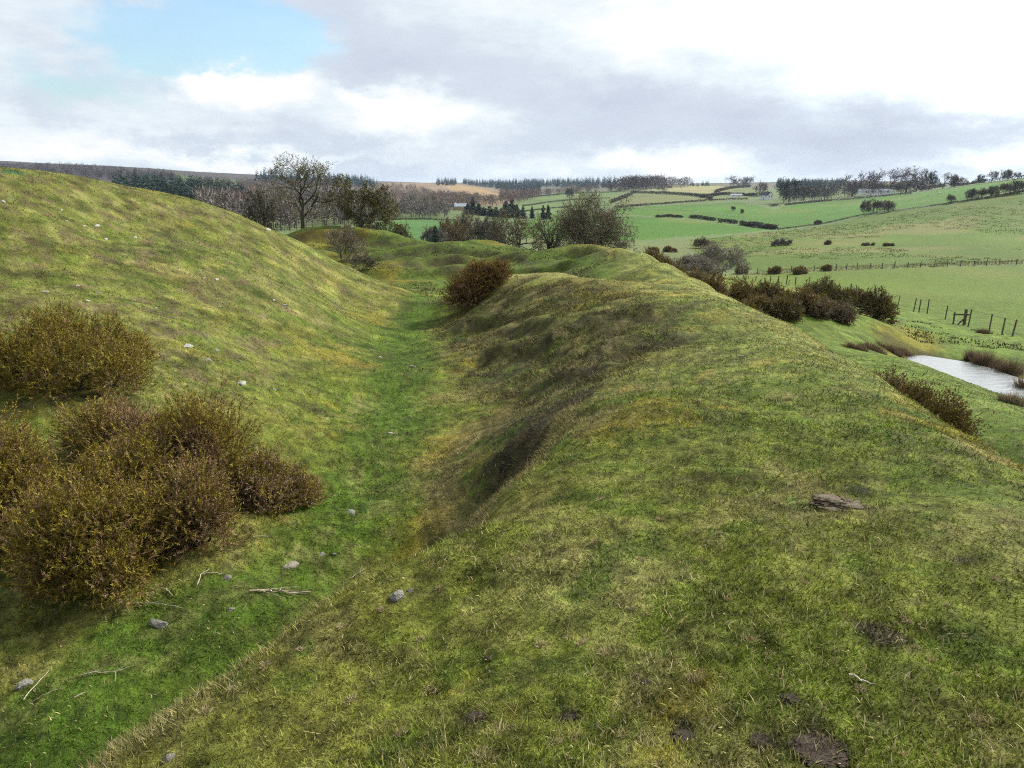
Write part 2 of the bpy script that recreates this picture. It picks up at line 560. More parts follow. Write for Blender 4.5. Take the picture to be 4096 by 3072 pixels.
W((20, 8, -7.6), (16, 2, -6.8), (24, -6, -7.8), (40, 10, -9.2), (60, 30, -9.6), (14, -10, -6.0), (-40, -10, -3.0), (0, -30, -2.5), (-40, 30, -3.5), (-45, 60, -6.0), (-20, 60, -6.2), (-60, 80, -8), (50, -20, -8.5), (-30, 95, -8.5), (0, 100, -8.8), (18, 95, -9.6), (14, 75, -8.6))

FARP = []
def FR(u, rows):
    FARP.extend(P(u, v, Y) for v, Y in rows)
for u in (1024, 1250):
    FR(u, [(265, 145), (246, 190), (226, 240), (206, 290), (190, 335), (184, 430), (178.5, 520), (181, 800), (184, 1600), (186, 4000)])
FR(900, [(268, 142), (250, 190), (233, 240), (220, 290), (208.5, 340), (203, 400), (195.5, 500), (193, 650), (188, 1000), (182, 1600), (186, 3000)])
FR(800, [(272, 139), (253, 195), (239, 240), (230, 290), (225, 330), (216, 400), (205, 480), (199, 600), (192, 800), (188, 1100), (181, 1800), (186, 3500)])
FR(700, [(277, 134), (256, 200), (241, 250), (228, 310), (216, 390), (207, 500), (199, 650), (192, 850), (185, 1100), (184, 1300), (186, 2500)])
FR(620, [(262, 170), (246, 220), (231, 285), (219, 370), (212, 450), (206, 560), (198, 780), (191, 1000), (187, 1300), (184, 2200), (184, 3300)])
FR(540, [(244, 190), (235, 230), (227, 290), (221, 370), (214, 480), (206, 650), (199, 850), (194, 1150), (190, 1700), (183, 3000), (187, 5000)])
FR(450, [(241, 190), (232, 240), (224, 290), (217, 370), (212, 470), (206, 680), (199, 1000), (191, 1600), (183, 2400), (186, 4500)])
FR(380, [(238, 180), (230, 225), (222, 280), (214, 400), (208, 600), (200, 900), (191, 1500), (182, 2200), (187, 4000)])
FR(280, [(236, 165), (228, 210), (220, 270), (211, 380), (201, 580), (191, 900), (181, 1400), (176, 1800), (184, 3600)])
FR(140, [(228, 160), (216, 210), (206, 280), (196, 420), (188, 620), (181, 900), (168, 1450), (180, 3000)])
FR(0, [(222, 160), (210, 210), (200, 280), (190, 420), (182, 620), (175, 900), (161, 1450), (175, 3000)])
FR(-300, [(222, 160), (205, 280), (186, 620), (165, 1450), (178, 3000)])
for a in range(75, 290, 30):       # all round, out of view
    for r, z in ((160, -11), (400, -8), (1200, 6), (3000, 20)):
        FARP.append((r * math.sin(R(a)), r * math.cos(R(a)), z))


class TPS:
    def __init__(self, XY, z, reg):
        self.c = np.asarray(XY, float)
        n = len(self.c)
        K = self.k(self.c, self.c) + reg * np.eye(n)
        A = np.zeros((n + 3, n + 3))
        A[:n, :n] = K
        A[:n, n:] = np.c_[np.ones(n), self.c]
        A[n:, :n] = A[:n, n:].T
        self.w = np.linalg.solve(A, np.r_[np.asarray(z, float), 0, 0, 0])

    @staticmethod
    def k(a, b):
        d2 = (a[:, None, 0] - b[None, :, 0]) ** 2 + (a[:, None, 1] - b[None, :, 1]) ** 2
        return 0.5 * d2 * np.log(d2 + 1e-9)

    def __call__(self, XY):
        out = np.empty(len(XY))
        for i in range(0, len(XY), 20000):
            q = XY[i:i + 20000]
            out[i:i + 20000] = self.k(q, self.c) @ self.w[:-3] + self.w[-3] + q @ self.w[-2:]
        return out


def polar(x, y):
    return np.c_[np.arctan2(x, y) * 3.0, np.log(np.hypot(x, y))]


_n = np.array(NEAR)
_f = np.array(FARP)
tps_near = TPS(_n[:, :2], _n[:, 2], 0.02)
tps_far = TPS(polar(_f[:, 0], _f[:, 1]), _f[:, 2], 0.002)


def coarse_height(x, y):
    r = np.hypot(x, y)
    w = smooth(95, 150, r)
    z = np.zeros(len(x))
    a = w < 1
    b = w > 0
    if a.any():
        z[a] += (1 - w[a]) * np.clip(tps_near(np.c_[x[a], y[a]]), -16, 4)
    if b.any():
        z[b] += w[b] * tps_far(polar(x[b], y[b]))
    return z


# polar grid: fine where the bank and its surroundings lie ahead, coarse behind
TH = np.concatenate([np.linspace(-180, -48, 34)[:-1], np.linspace(-48, 48, 570), np.linspace(48, 180, 34)[1:]])
LR = np.concatenate([np.linspace(math.log(0.35), math.log(12), 400)[:-1], np.linspace(math.log(12), math.log(150), 300)[:-1], np.linspace(math.log(150), math.log(7000), 205)])
# coarse evaluation, then upsampling
THc, LRc = TH[np.unique(np.r_[np.arange(0, len(TH), 3), len(TH) - 1])], LR[np.unique(np.r_[np.arange(0, len(LR), 3), len(LR) - 1])]
_t, _l = np.meshgrid(np.radians(THc), LRc)
Zc = coarse_height((np.exp(_l) * np.sin(_t)).ravel(), (np.exp(_l) * np.cos(_t)).ravel()).reshape(_t.shape)


def interp2(Z, tx, ly, ta, la):
    i = np.clip(np.searchsorted(ta, tx) - 1, 0, len(ta) - 2)
    j = np.clip(np.searchsorted(la, ly) - 1, 0, len(la) - 2)
    fx = (tx - ta[i]) / (ta[i + 1] - ta[i])
    fy = np.clip((ly - la[j]) / (la[j + 1] - la[j]), 0, 1)
    fx = fx[..., None] if Z.ndim == 3 else fx
    fy = fy[..., None] if Z.ndim == 3 else fy
    return (Z[j, i] * (1 - fx) + Z[j, i + 1] * fx) * (1 - fy) + (Z[j + 1, i] * (1 - fx) + Z[j + 1, i + 1] * fx) * fy


tt, ll = np.meshgrid(TH, LR)
GX = np.exp(ll) * np.sin(np.radians(tt))
GY = np.exp(ll) * np.cos(np.radians(tt))
GZ = interp2(Zc, tt.ravel(), ll.ravel(), THc, LRc).reshape(tt.shape)
GR = np.exp(ll)


ROUGH = [P(*q)[:2] for q in [(440, 302, 26), (500, 288, 23.5), (560, 286, 20.5), (640, 302, 17), (672, 345, 12.2), (605, 385, 9.6), (550, 402, 10.2), (455, 372, 15), (432, 335, 20)]]


def rough_mask(x, y):
    """1 inside the broken, tussocky face of the second hump, fading out at its edge"""
    shp = np.shape(x)
    x, y = np.ravel(x), np.ravel(y)
    w = np.zeros(len(x))
    sel = np.where((x > -5) & (x < 5) & (y > 7) & (y < 29))[0]
    xs, ys = x[sel], y[sel]
    c = np.zeros(len(sel), bool)
    d = np.full(len(sel), 1e9)
    for (x0, y0), (x1, y1) in zip(ROUGH, ROUGH[1:] + ROUGH[:1]):
        c ^= ((y0 > ys) != (y1 > ys)) & (xs < (x1 - x0) * (ys - y0) / (y1 - y0 + 1e-9) + x0)
        t = np.clip(((xs - x0) * (x1 - x0) + (ys - y0) * (y1 - y0)) / ((x1 - x0) ** 2 + (y1 - y0) ** 2), 0, 1)
        d = np.minimum(d, np.hypot(xs - x0 - t * (x1 - x0), ys - y0 - t * (y1 - y0)))
    w[sel] = smooth(-.5, .5, np.where(c, d, -d))
    return w.reshape(shp)


# ground relief finer than the survey: sheep-trodden humps, tussocks, rough heaps
def relief(x, y, r):
    near = 1 - smooth(60, 140, r)
    z = near * 0.17 * fbm(x, y, 2.6, 3, 11)
    z = z + (1 - smooth(18, 60, r)) * (0.085 * fbm(x, y, 0.5, 4, 21, .62) + 0.05 * np.abs(fbm(x, y, 0.8, 3, 25)))
    z = z + (1 - smooth(6, 16, r)) * 0.05 * fbm(x, y, 0.16, 2, 31)
    far_heaps = smooth(34, 44, y) * (1 - smooth(80, 95, y)) * smooth(-40, -30, x) * (1 - smooth(5, 9, x))
    z = z + far_heaps * 0.35 * fbm(x, y, 9, 4, 41)
    # spoil heaps: flat tops and short steep edges
    q = 3.0 * fbm(x * .45, y, 10, 3, 51) / 0.7
    z = z + far_heaps * 0.7 * (np.floor(q) + smooth(0.62, 0.98, q - np.floor(q)) - q * 0.55)
    ro = rough_mask(x, y)
    z = z + ro * (0.20 * np.abs(fbm(x, y, 0.8, 3, 53)) + 0.16 * fbm(x, y, 0.42, 3, 55, .6) - .03)
    z = z + smooth(150, 400, r) * 3.0 * fbm(x, y, 160, 3, 61) * np.clip(r / 900, 0.2, 2)
    return z


GZ = GZ + relief(GX, GY, GR)


# the lip of the near bank breaks off steeply into the ditch
LIP3 = [P(*q) for q in [(-60, 860, 2.05), (40, 800, 2.3), (90, 768, 2.45), (180, 715, 2.9), (270, 655, 3.4), (340, 620, 3.85), (395, 590, 4.3), (430, 560, 4.75), (480, 505, 5.7), (520, 470, 6.5), (550, 432, 7.4), (558, 410, 8.0), (590, 392, 9.0)]]


def lip_side(x, y):
    """distance from the lip line, positive on the ditch side; and the lip's height there"""
    d = np.full(np.shape(x), 1e9)
    sg = np.ones(np.shape(x))
    zl = np.zeros(np.shape(x))
    for (x0, y0, z0), (x1, y1, z1) in zip(LIP3[:-1], LIP3[1:]):
        t = np.clip(((x - x0) * (x1 - x0) + (y - y0) * (y1 - y0)) / ((x1 - x0) ** 2 + (y1 - y0) ** 2), 0, 1)
        dd = np.hypot(x - x0 - t * (x1 - x0), y - y0 - t * (y1 - y0))
        cr = (x1 - x0) * (y - y0) - (y1 - y0) * (x - x0)
        m = dd < d
        d = np.where(m, dd, d)
        sg = np.where(m, np.sign(cr), sg)
        zl = np.where(m, z0 + (z1 - z0) * t, zl)
    return d * sg, zl


_s = (GR < 14) & (GX < 2.5) & (GY > 0.3)
_d, _zl = lip_side(GX[_s], GY[_s])
_d = _d + 0.16 * fbm(GX[_s], GY[_s], 0.7, 4, 501, .6)
_fade = 1 - smooth(7.2, 9.0, GY[_s])
_wall = np.maximum(_zl - 0.05 - 2.0 * np.maximum(_d, 0), -3.78 + 0.16 * fbm(GX[_s], GY[_s], 1.2, 3, 503))
_z = GZ[_s]
_cut = (_d > 0) & (_d < 2.0)
_new = np.where(_cut, np.minimum(_z, _wall), _z)
_new = np.where(_d <= 0, _new - .05 * np.exp(-(_d / .5) ** 2), _new)
_new = _new + .16 * np.exp(-((_d - .3) / .3) ** 2) * fbm(GX[_s], GY[_s], .35, 4, 505, .65) * smooth(3.8, 5.0, GY[_s])
GZ[_s] = _z + (_new - _z) * _fade


def height(x, y):
    x, y = np.atleast_1d(np.asarray(x, float)), np.atleast_1d(np.asarray(y, float))
    return interp2(GZ, np.degrees(np.arctan2(x, y)), np.log(np.maximum(np.hypot(x, y), 0.36)), TH, LR)


def hz(x, y):
    return float(height(x, y)[0])


_T = np.exp(np.linspace(math.log(0.8), math.log(6500), 2600))


def hits(U, V, tmin=0.0):
    """ground points seen at pixels (U, V); nan where the sky is seen"""
    U, V = np.atleast_1d(np.asarray(U, float)), np.atleast_1d(np.asarray(V, float))
    out = np.full((len(U), 3), np.nan)
    for c in range(0, len(U), 500):
        b = (384 - V[c:c + 500]) / F
        D = np.c_[(U[c:c + 500] - 512) / F, CP + b * SP, -SP + b * CP]
        D /= np.linalg.norm(D, axis=1)[:, None]
        X = D[:, :1] * _T
        Yy = D[:, 1:2] * _T
        Z = D[:, 2:] * _T
        g = Z - height(X.ravel(), Yy.ravel()).reshape(X.shape)
        below = g < 0
        below[:, 1:] &= (g[:, :-1] >= 0)
        below &= _T[None] > tmin
        k = below.argmax(1)
        ok = below.any(1) & (k > 0)
        i = np.where(ok)[0]
        k = k[ok]
        g0, g1 = g[i, k - 1], g[i, k]
        t = _T[k - 1] + (_T[k] - _T[k - 1]) * g0 / (g0 - g1)
        out[c + i] = D[i] * t[:, None]
    return out


def hit(u, v):
    for dv in (0, 0.7, 1.5, 3, 5, 8):
        p = hits([u], [v + dv])[0]
        if not np.isnan(p[0]):
            return p
    raise ValueError((u, v))


def at(u, Y):
    """ground point in the direction of pixel column u, Y metres ahead"""
    b = 0.2
    for _ in range(5):
        x = (u - 512) / F * Y / (CP + b * SP)
        z = hz(x, Y)
        s = z / Y
        b = (s * CP + SP) / (CP - s * SP)
    return np.array([x, Y, z])


# small scarps and trodden ledges: a step down on the near side of each line
SCARPS = []
for pts, A, wd in [
    ([(434, 262.5), (447, 260), (462, 260.5)], .8, .9), ([(438, 256), (449, 252), (462, 251)], .7, .9), ([(466, 255), (480, 253), (495, 255)], .7, .9), ([(500, 259), (515, 257), (526, 260), (531, 268)], .9, .8),
    ([(392, 265), (405, 262), (420, 266)], .7, .9), ([(300, 236), (330, 234), (360, 236)], .8, 1.3), ([(370, 240), (395, 243), (415, 246)], .7, 1.2), ([(420, 250), (432, 247), (446, 248)], .6, 1.0), ([(385, 255), (400, 252), (415, 255)], .6, 1.0), ([(575, 252), (592, 250), (606, 253)], .6, .8), ([(455, 268), (470, 266), (490, 268)], .6, .8),
    ([(545, 262), (565, 270), (585, 276)], .5, .6), ([(330, 250), (350, 248), (372, 252)], .7, 1.1),
    ([(505, 330), (525, 326), (550, 322)], .22, .35), ([(490, 352), (515, 346), (540, 345)], .25, .35), ([(480, 322), (500, 318), (520, 316)], .2, .35), ([(600, 322), (625, 314), (650, 312)], .25, .4), ([(600, 352), (630, 342), (665, 338)], .25, .4), ([(540, 385), (570, 374), (600, 366)], .2, .3),
    ([(455, 330), (475, 324), (490, 322)], .2, .3)]:
    H = [hit(*q) for q in pts]
    SCARPS.append(([(h[0], h[1]) for h in H], A, wd))
for line, A, wd in SCARPS:
    ln = np.array(line)
    sel = (GX > ln[:, 0].min() - 4 * wd) & (GX < ln[:, 0].max() + 4 * wd) & (GY > ln[:, 1].min() - 5 * wd) & (GY < ln[:, 1].max() + 5 * wd)
    xx, yy = GX[sel], GY[sel]
    wob = 0.6 * wd * fbm(xx, yy, wd * 3, 3, 77)
    near_ = [(x, y - 1.5 * wd) for x, y in line]

    def sd(l):
        d = np.full(xx.shape, 1e9)
        for (x0, y0), (x1, y1) in zip(l[:-1], l[1:]):
            t = np.clip(((xx - x0) * (x1 - x0) + (yy - y0) * (y1 - y0)) / ((x1 - x0) ** 2 + (y1 - y0) ** 2), 0, 1)
            d = np.minimum(d, np.hypot(xx - x0 - t * (x1 - x0), yy - y0 - t * (y1 - y0)))
        return d + wob
    GZ[sel] += A * (0.48 if A > .45 else .5) * (np.exp(-(sd(line) / wd) ** 2) - np.exp(-(sd(near_) / wd) ** 2))

# ------------------------------------------------------------------ what grows where: ground colours
def in_poly(x, y, poly):
    x, y = np.asarray(x), np.asarray(y)
    c = np.zeros(x.shape, bool)
    n = len(poly)
    for i in range(n):
        (x0, y0), (x1, y1) = poly[i], poly[(i + 1) % n]
        if y0 == y1:
            continue
        k = ((y0 > y) != (y1 > y)) & (x < (x1 - x0) * (y - y0) / (y1 - y0) + x0)
        c ^= k
    return c


def seg_dist(x, y, line):
    d = np.full(np.shape(x), 1e9)
    for (x0, y0), (x1, y1) in zip(line[:-1], line[1:]):
        L2 = (x1 - x0) ** 2 + (y1 - y0) ** 2
        t = np.clip(((x - x0) * (x1 - x0) + (y - y0) * (y1 - y0)) / L2, 0, 1)
        d = np.minimum(d, np.hypot(x - x0 - t * (x1 - x0), y - y0 - t * (y1 - y0)))
    return d


LUSH = np.array((0.058, 0.102, 0.010))
TURF = np.array((0.132, 0.148, 0.022))
OLIVE = np.array((0.172, 0.150, 0.034))
STRAW = np.array((0.280, 0.232, 0.092))
MOSS = np.array((0.225, 0.150, 0.014))
HEATH_AND_SHADE = np.array((0.048, 0.040, 0.018))
SOIL = np.array((0.046, 0.033, 0.023))
FIELD = np.array((0.052, 0.118, 0.010))
MEADOW = np.array((0.084, 0.124, 0.012))
TAN = np.array((0.215, 0.195, 0.085))
BROWN = np.array((0.185, 0.128, 0.072))
LITTER = np.array((0.095, 0.075, 0.064))


def poly_px(pts):
    H = [hit(*p) for p in pts]
    return [(h[0], h[1]) for h in H]


def line_px(pts):
    return poly_px(pts)


PATH_LINE = [P(u, v, Y)[:2] for u, v, Y in [(60, 700, 4.75), (150, 640, 5.8), (280, 590, 6.7), (345, 530, 8.0), (388, 460, 10.4), (398, 400, 13.6), (405, 350, 18.2), (414, 315, 23.6), (428, 296, 28)]]
LIP_LINE = [P(*q)[:2] for q in [(40, 800, 2.3), (90, 768, 2.45), (180, 715, 2.9), (270, 655, 3.4), (340, 620, 3.85), (395, 590, 4.3), (430, 560, 4.75), (480, 505, 5.7), (520, 470, 6.5), (550, 432, 7.4), (556, 412, 7.95)]]
FARPATH = line_px([(522, 250), (545, 258), (565, 265), (585, 272), (608, 279)])
HEATH_SPOTS = [(h[0], h[1], rx, ry, k) for (u, v, rx, ry, k) in [
    (525, 362, 1.1, .75, 1), (505, 372, .9, .6, .9), (560, 385, 1.0, .6, 1), (550, 405, .7, .35, .9), (465, 345, 1.2, .8, .8), (490, 350, .9, .6, .7), (470, 318, .9, 1.2, .8), (500, 310, .8, .9, .7), (545, 300, 1.0, 1.2, .55),
    (620, 318, 1.3, 1.2, .85), (650, 345, 1.2, .9, .75), (600, 350, 1.0, .8, .6), (580, 290, 1.0, 1.0, .5), (530, 445, .4, .6, .95), (515, 460, .35, .5, .9), (497, 482, .3, .4, .8), (505, 430, .5, .6, .6), (440, 330, .5, .9, .5),
    (480, 245, 2.5, 1.2, .7), (470, 250, 3, 1.5, .6), (505, 262, 3, 1.5, .9), (440, 262, 3, 1.5, .6), (540, 262, 2, 2, .8), (570, 272, 2, 2, .7), (400, 258, 3, 2, .5), (590, 252, 2, 2, .6), (615, 265, 1.5, 2, .5), (350, 240, 4, 2, .4), (320, 236, 3, 2, .5), (430, 245, 3, 2, .5),
    (870, 342, 1.6, .7, .8), (890, 340, 1.2, .6, .6), (790, 485, .25, .15, .8), (720, 478, .3, .1, .5), (850, 470, .2, .1, .5), (150, 355, .3, .15, .5), (190, 357, .25, .12, .6), (305, 405, .4, .2, .5), (330, 415, .4, .2, .5), (170, 352, .2, .12, .6), (50, 330, .3, .15, .5)]
    for h in [hit(u, v)]]
SOIL_SPOTS = [(h[0], h[1], r) for (u, v, r) in [(820, 747, .15), (764, 741, .10), (683, 735, .08), (683, 722, .05), (476, 718, .07), (880, 635, .08), (863, 573, .09), (570, 717, .06), (855, 488, .10), (838, 505, .16), (790, 500, .07), (960, 560, .08)] for h in [hit(u, v)]]

FIELDS = []


def field(c, pts, soft=0.0):
    FIELDS.append((np.array(c), poly_px(pts)))


field(FIELD * 1.0, [(777, 229), (820, 224), (870, 213.5), (950, 203), (1060, 186), (1060, 176.5), (1000, 181), (900, 195), (850, 199), (790, 205), (775, 210), (740, 202), (700, 204), (614, 209), (612, 214), (660, 217), (690, 218), (740, 224)])
field(FIELD * 0.96, [(612, 216), (650, 217.5), (690, 220), (735, 225), (776, 229.5), (740, 233), (690, 236), (640, 240), (600, 240), (600, 225)])
field(TAN, [(640, 190.5), (665, 187.5), (720, 186), (745, 188), (715, 193.5), (690, 192.5)])
field((0.118, 0.128, 0.042), [(614, 206), (625, 199.5), (640, 193.5), (690, 195), (720, 199), (680, 202)])
field((0.115, 0.13, 0.042), [(722, 193), (735, 188), (755, 190), (765, 193), (750, 196)])
field((0.14, 0.15, 0.045), [(712, 199), (725, 197), (745, 196.8), (750, 198.5), (730, 199.5)])
field((0.095, 0.135, 0.04), [(518, 212), (520, 203), (530, 197), (560, 193), (600, 191.5), (625, 191), (615, 200), (612, 206), (570, 212), (545, 213)])
field(FIELD * 0.95, [(520, 225), (540, 214), (600, 212), (600, 225), (560, 240), (520, 238)])
field((0.058, 0.125, 0.03), [(372, 236), (374, 222), (410, 219.5), (450, 220), (462, 224), (448, 236)])
field((0.07, 0.14, 0.04), [(408, 217.5), (420, 216.5), (440, 218), (425, 219)])
field((0.085, 0.125, 0.045), [(436, 206), (433, 200), (445, 201), (455, 204), (452, 208)])
field((0.08, 0.13, 0.045), [(486, 219), (495, 217), (520, 216.5), (518, 224), (500, 222)])
field(BROWN, [(372, 196), (378, 184), (400, 182.5), (440, 183), (470, 185), (500, 190), (520, 198), (505, 206), (470, 206), (430, 205), (400, 203)])
field(np.array((0.25, 0.165, 0.07)), [(437, 184), (455, 184), (480, 188), (503, 195), (480, 195), (455, 191)])
field(np.array((0.21, 0.19, 0.12)), [(455, 199), (470, 200), (482, 204), (470, 204.5)])
field((0.05, 0.095, 0.035), [(0, 174), (0, 169.5), (18, 171), (38, 176)])
field((0.06, 0.11, 0.04), [(172, 174.5), (185, 175), (200, 179), (190, 183), (176, 182)])
field((0.06, 0.11, 0.04), [(208, 178.5), (225, 179), (241, 180.5), (236, 183.5), (210, 182)])
RUSHY = poly_px([(777, 231), (820, 226), (870, 215), (950, 205), (1060, 189), (1060, 262), (900, 267), (760, 272), (720, 262), (690, 250), (690, 240)])
HOMEMEADOW = [P(1060, 264, 146)[:2], P(900, 268, 142)[:2], P(800, 272, 139)[:2], P(720, 277.5, 131)[:2], P(700, 279, 110)[:2], P(760, 290, 80)[:2], P(890, 309, 68)[:2], P(918, 312.5, 64.5)[:2], P(945, 319, 59)[:2], P(960, 325, 55)[:2], P(989, 331, 51.5)[:2], P(1012, 336, 49)[:2], P(1080, 345, 46)[:2]]


def ground_colour(x, y):
    x, y = np.asarray(x, float), np.asarray(y, float)
    sh = x.shape
    x, y = x.ravel(), y.ravel()
    r = np.hypot(x, y)
    e = 0.4
    gx = (height(x + e * np.maximum(r / 20, 1), y) - height(x - e * np.maximum(r / 20, 1), y)) / (2 * e * np.maximum(r / 20, 1))
    c = np.tile(TURF, (len(x), 1))

    def mix(col, w):
        c[:] = c * (1 - w[:, None]) + np.asarray(col) * w[:, None]
    near = 1 - smooth(110, 150, r)
    big = fbm(x, y, 5.0, 4, 71)
    mid = fbm(x, y, 1.1, 4, 81)
    sml = fbm(x, y, 0.3, 3, 91)
    mix(OLIVE, smooth(-0.05, 0.18, big + 0.5 * mid) * 0.5)
    mix(LUSH * 1.25, smooth(0.02, 0.2, -big + 0.4 * mid) * 0.4)
    # dry tops and lips of the banks
    cx = gx
    bank = (x > -3) & (y < 30)
    mix(STRAW * 0.8, smooth(0.04, 0.24, mid + 0.35 * sml) * 0.38 * bank)
    mix(MOSS, smooth(0.08, 0.22, fbm(x, y, 1.3, 4, 101) + 0.6 * sml) * 0.42 * near)
    # the left mound is paler, thinner turf
    mound = smooth(-3.2, -5.0, x + 0.02 * y) * (y < 40) * near
    mix(np.array((0.124, 0.138, 0.030)), mound * (0.55 + 0.2 * np.clip(mid, -.5, .5)))
    mix(np.array((0.22, 0.165, 0.07)), mound * smooth(0.10, 0.24, fbm(x, y, 2.2, 4, 111) + .5 * sml) * 0.35)
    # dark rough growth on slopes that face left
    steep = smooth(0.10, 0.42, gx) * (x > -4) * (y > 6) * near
    mix(HEATH_AND_SHADE * 1.6, steep * smooth(-0.16, 0.12, mid + .5 * sml) * 0.62)
    for hx, hy, rx, ry, k in HEATH_SPOTS:
        sel = (np.abs(x - hx) < rx * 2.2) & (np.abs(y - hy) < ry * 2.6 + .3)
        if not sel.any():
            continue
        q = np.hypot((x[sel] - hx) / rx, (y[sel] - hy) / (ry * 1.3))
        w = np.zeros(len(x))
        w[sel] = (1 - smooth(0.35, 1.25, q + 1.3 * mid[sel] + 1.9 * sml[sel])) * k * np.clip(.85 + 2.4 * fbm(x[sel], y[sel], .25 * max(1, hy / 15), 3, 406, .7), 0, 1)
        mix(HEATH_AND_SHADE, w)
    ro = rough_mask(x, y)
    mix(HEATH_AND_SHADE * 1.2, ro * smooth(0.0, 0.16, fbm(x, y, 0.5, 4, 321, .66) + .25 * fbm(x, y, 3, 2, 323)) * .8)
    mix(STRAW * .8, ro * smooth(0.08, 0.2, fbm(x, y, 0.5, 4, 325, .62)) * .5)
    # lush ditch floor and paths
    pd = seg_dist(x, y, PATH_LINE)
    mix(LUSH, (1 - smooth(0.25, 1.15, pd + 1.1 * mid + 0.5 * big)) * 0.9)
    mix(LUSH * 1.1, (1 - smooth(0.4, 1.4, seg_dist(x, y, FARPATH) + 1.2 * mid)) * 0.9)
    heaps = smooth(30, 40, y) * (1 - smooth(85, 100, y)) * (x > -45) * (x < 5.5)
    mix(np.array((0.070, 0.096, 0.011)), heaps * 0.85)  # greener, mossier heaps, with cloud shade put into the turf colour
    gy = (height(x, y + 0.8) - height(x, y - 0.8)) / 1.6
    mix(HEATH_AND_SHADE, heaps * smooth(0.22, 0.5, gy + 0.35 * mid) * 0.65)  # heap slopes facing the camera darkened, their shade painted in with heath
    hump = np.exp(-((y - 22.5 + 0.9 * (x - 1.2)) / 1.6) ** 2) * smooth(-2, 0, x) * (1 - smooth(4, 5.5, x))
    mix(np.array((0.29, 0.265, 0.085)), hump * 0.75)  # dry hump crest, its sunlit brightness also put into the colour
    ridge = np.exp(-((x - np.interp(y, RIDY, RIDX)) / 1.5) ** 2) * smooth(6, 9, y) * (1 - smooth(40, 50, y))
    mix(np.array((0.225, 0.235, 0.065)), ridge * 0.6)
    mix(LUSH * 0.95, heaps * smooth(-0.1, 0.12, fbm(x, y, 8, 3, 121)) * 0.55)
    mix(MOSS * 0.8, heaps * smooth(0.05, 0.2, fbm(x, y, 5, 4, 131)) * 0.45)
    # outer slope and wet ground on the right
    outer = smooth(7.5, 11, x) * (y < 80) * near
    mix(np.array((0.092, 0.142, 0.016)), outer * 0.85)
    mix(MOSS, outer * smooth(0.06, 0.2, fbm(x, y, 5, 4, 141)) * 0.5 * smooth(26, 32, y))
    hm = in_poly(x, y, HOMEMEADOW)
    mix(MEADOW * (1.0), hm * 0.92)
    # beyond: valley fields
    f = smooth(120, 155, r) * (~hm)
    mix(np.array((0.095, 0.125, 0.045)), f * smooth(120, 155, r))
    mix(LITTER, smooth(500, 900, r) * smooth(0, 0.1, -x / r - 0.0) * 0.9)
    mix(LITTER * 1.1, smooth(800, 1300, r) * 0.7)
    mix(np.array((0.060, 0.054, 0.050)), smooth(700, 1000, r) * smooth(.22, .30, -x / r) * .9)
    ru = in_poly(x, y, RUSHY)
    mix(np.array((0.072, 0.110, 0.012)), ru * 1.0)
    mix(np.array((0.16, 0.13, 0.05)), ru * smooth(0.08, 0.2, fbm(x, y, 30, 5, 151)) * 0.5)
    for col, poly in FIELDS:
        mix(col, in_poly(x, y, poly) * 1.0)
    mix(c.mean(0), np.zeros(len(x)))
    c *= (1 + smooth(60, 160, r) * (0.45 * fbm(x, y, 60, 5, 161) + .3 * fbm(x, y, 9, 4, 163)))[:, None]
    mix(np.array((0.15, 0.135, 0.04)), smooth(60, 160, r) * smooth(0.05, 0.25, fbm(x, y, 35, 5, 165)) * .35 * (c[:, 1] > c[:, 0]))
    for sx, sy, sr in SOIL_SPOTS:
        q = np.hypot(x - sx, y - sy) / sr
        mix(SOIL, (1 - smooth(0.3, 1.1, q + 2.6 * sml + 1.2 * mid)) * 0.85)
    # dry fringe on the lip of the bank, tufts and gaps in the turf
    fine = (1 - smooth(25, 60, r))
    t1, t2, t3 = fbm(x, y, 0.22, 3, 171, .6), fbm(x, y, 0.16, 3, 181, .6), fbm(x, y, 0.30, 3, 191, .6)
    dry = 0.35 + 0.5 * np.clip(mid + .5 * big, -.35, .5)
    mix(STRAW * 1.0, fine * smooth(0.07, 0.20, t1 + .12 * mid) * np.clip(dry, 0.1, .8) * .65)
    mix(np.array((0.066, 0.066, 0.017)), fine * smooth(0.09, 0.20, t2) * .5)
    mix(LUSH * 1.1, fine * smooth(0.09, 0.2, t3 - .15 * mid) * .5)
    mix(np.array((0.115, 0.082, 0.045)), mound * smooth(0.09, 0.17, fbm(x, y, 0.42, 4, 193, .65) + .1 * mid) * .7)
    mix(np.array((0.25, 0.225, 0.09)), mound * smooth(0.09, 0.19, fbm(x, y, 0.3, 4, 195, .65)) * .28)
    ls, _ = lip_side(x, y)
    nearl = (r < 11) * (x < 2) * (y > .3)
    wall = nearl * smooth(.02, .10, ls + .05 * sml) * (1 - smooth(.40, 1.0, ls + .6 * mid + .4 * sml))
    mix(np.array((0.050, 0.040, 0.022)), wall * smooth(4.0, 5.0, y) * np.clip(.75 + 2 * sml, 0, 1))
    mix(LUSH * .9, nearl * smooth(.5, .8, ls + .2 * mid) * (1 - smooth(2.0, 3.0, ls)) * .8 * (1 - smooth(5.6, 7.0, y)))
    ld = seg_dist(x, y, LIP_LINE)
    mix(STRAW * 0.85, (1 - smooth(0.04, 0.30, ld + 0.4 * mid + 0.3 * sml)) * 0.8)
    c *= (1 + (1 - smooth(20, 60, r)) * (0.55 * sml + 0.15 * mid))[:, None].clip(0.6, 1.5)
    spk = vnoise(x / .045, y / .045, 401) + .8 * vnoise(x / .10 + 7, y / .10, 402)
    c *= (1 + (1 - smooth(9, 26, r)) * .85 * spk)[:, None].clip(.4, 1.9)
    spk2 = vnoise(x / .30, y / .22, 403) + .8 * vnoise(x / .6 + 7, y / .45, 404)
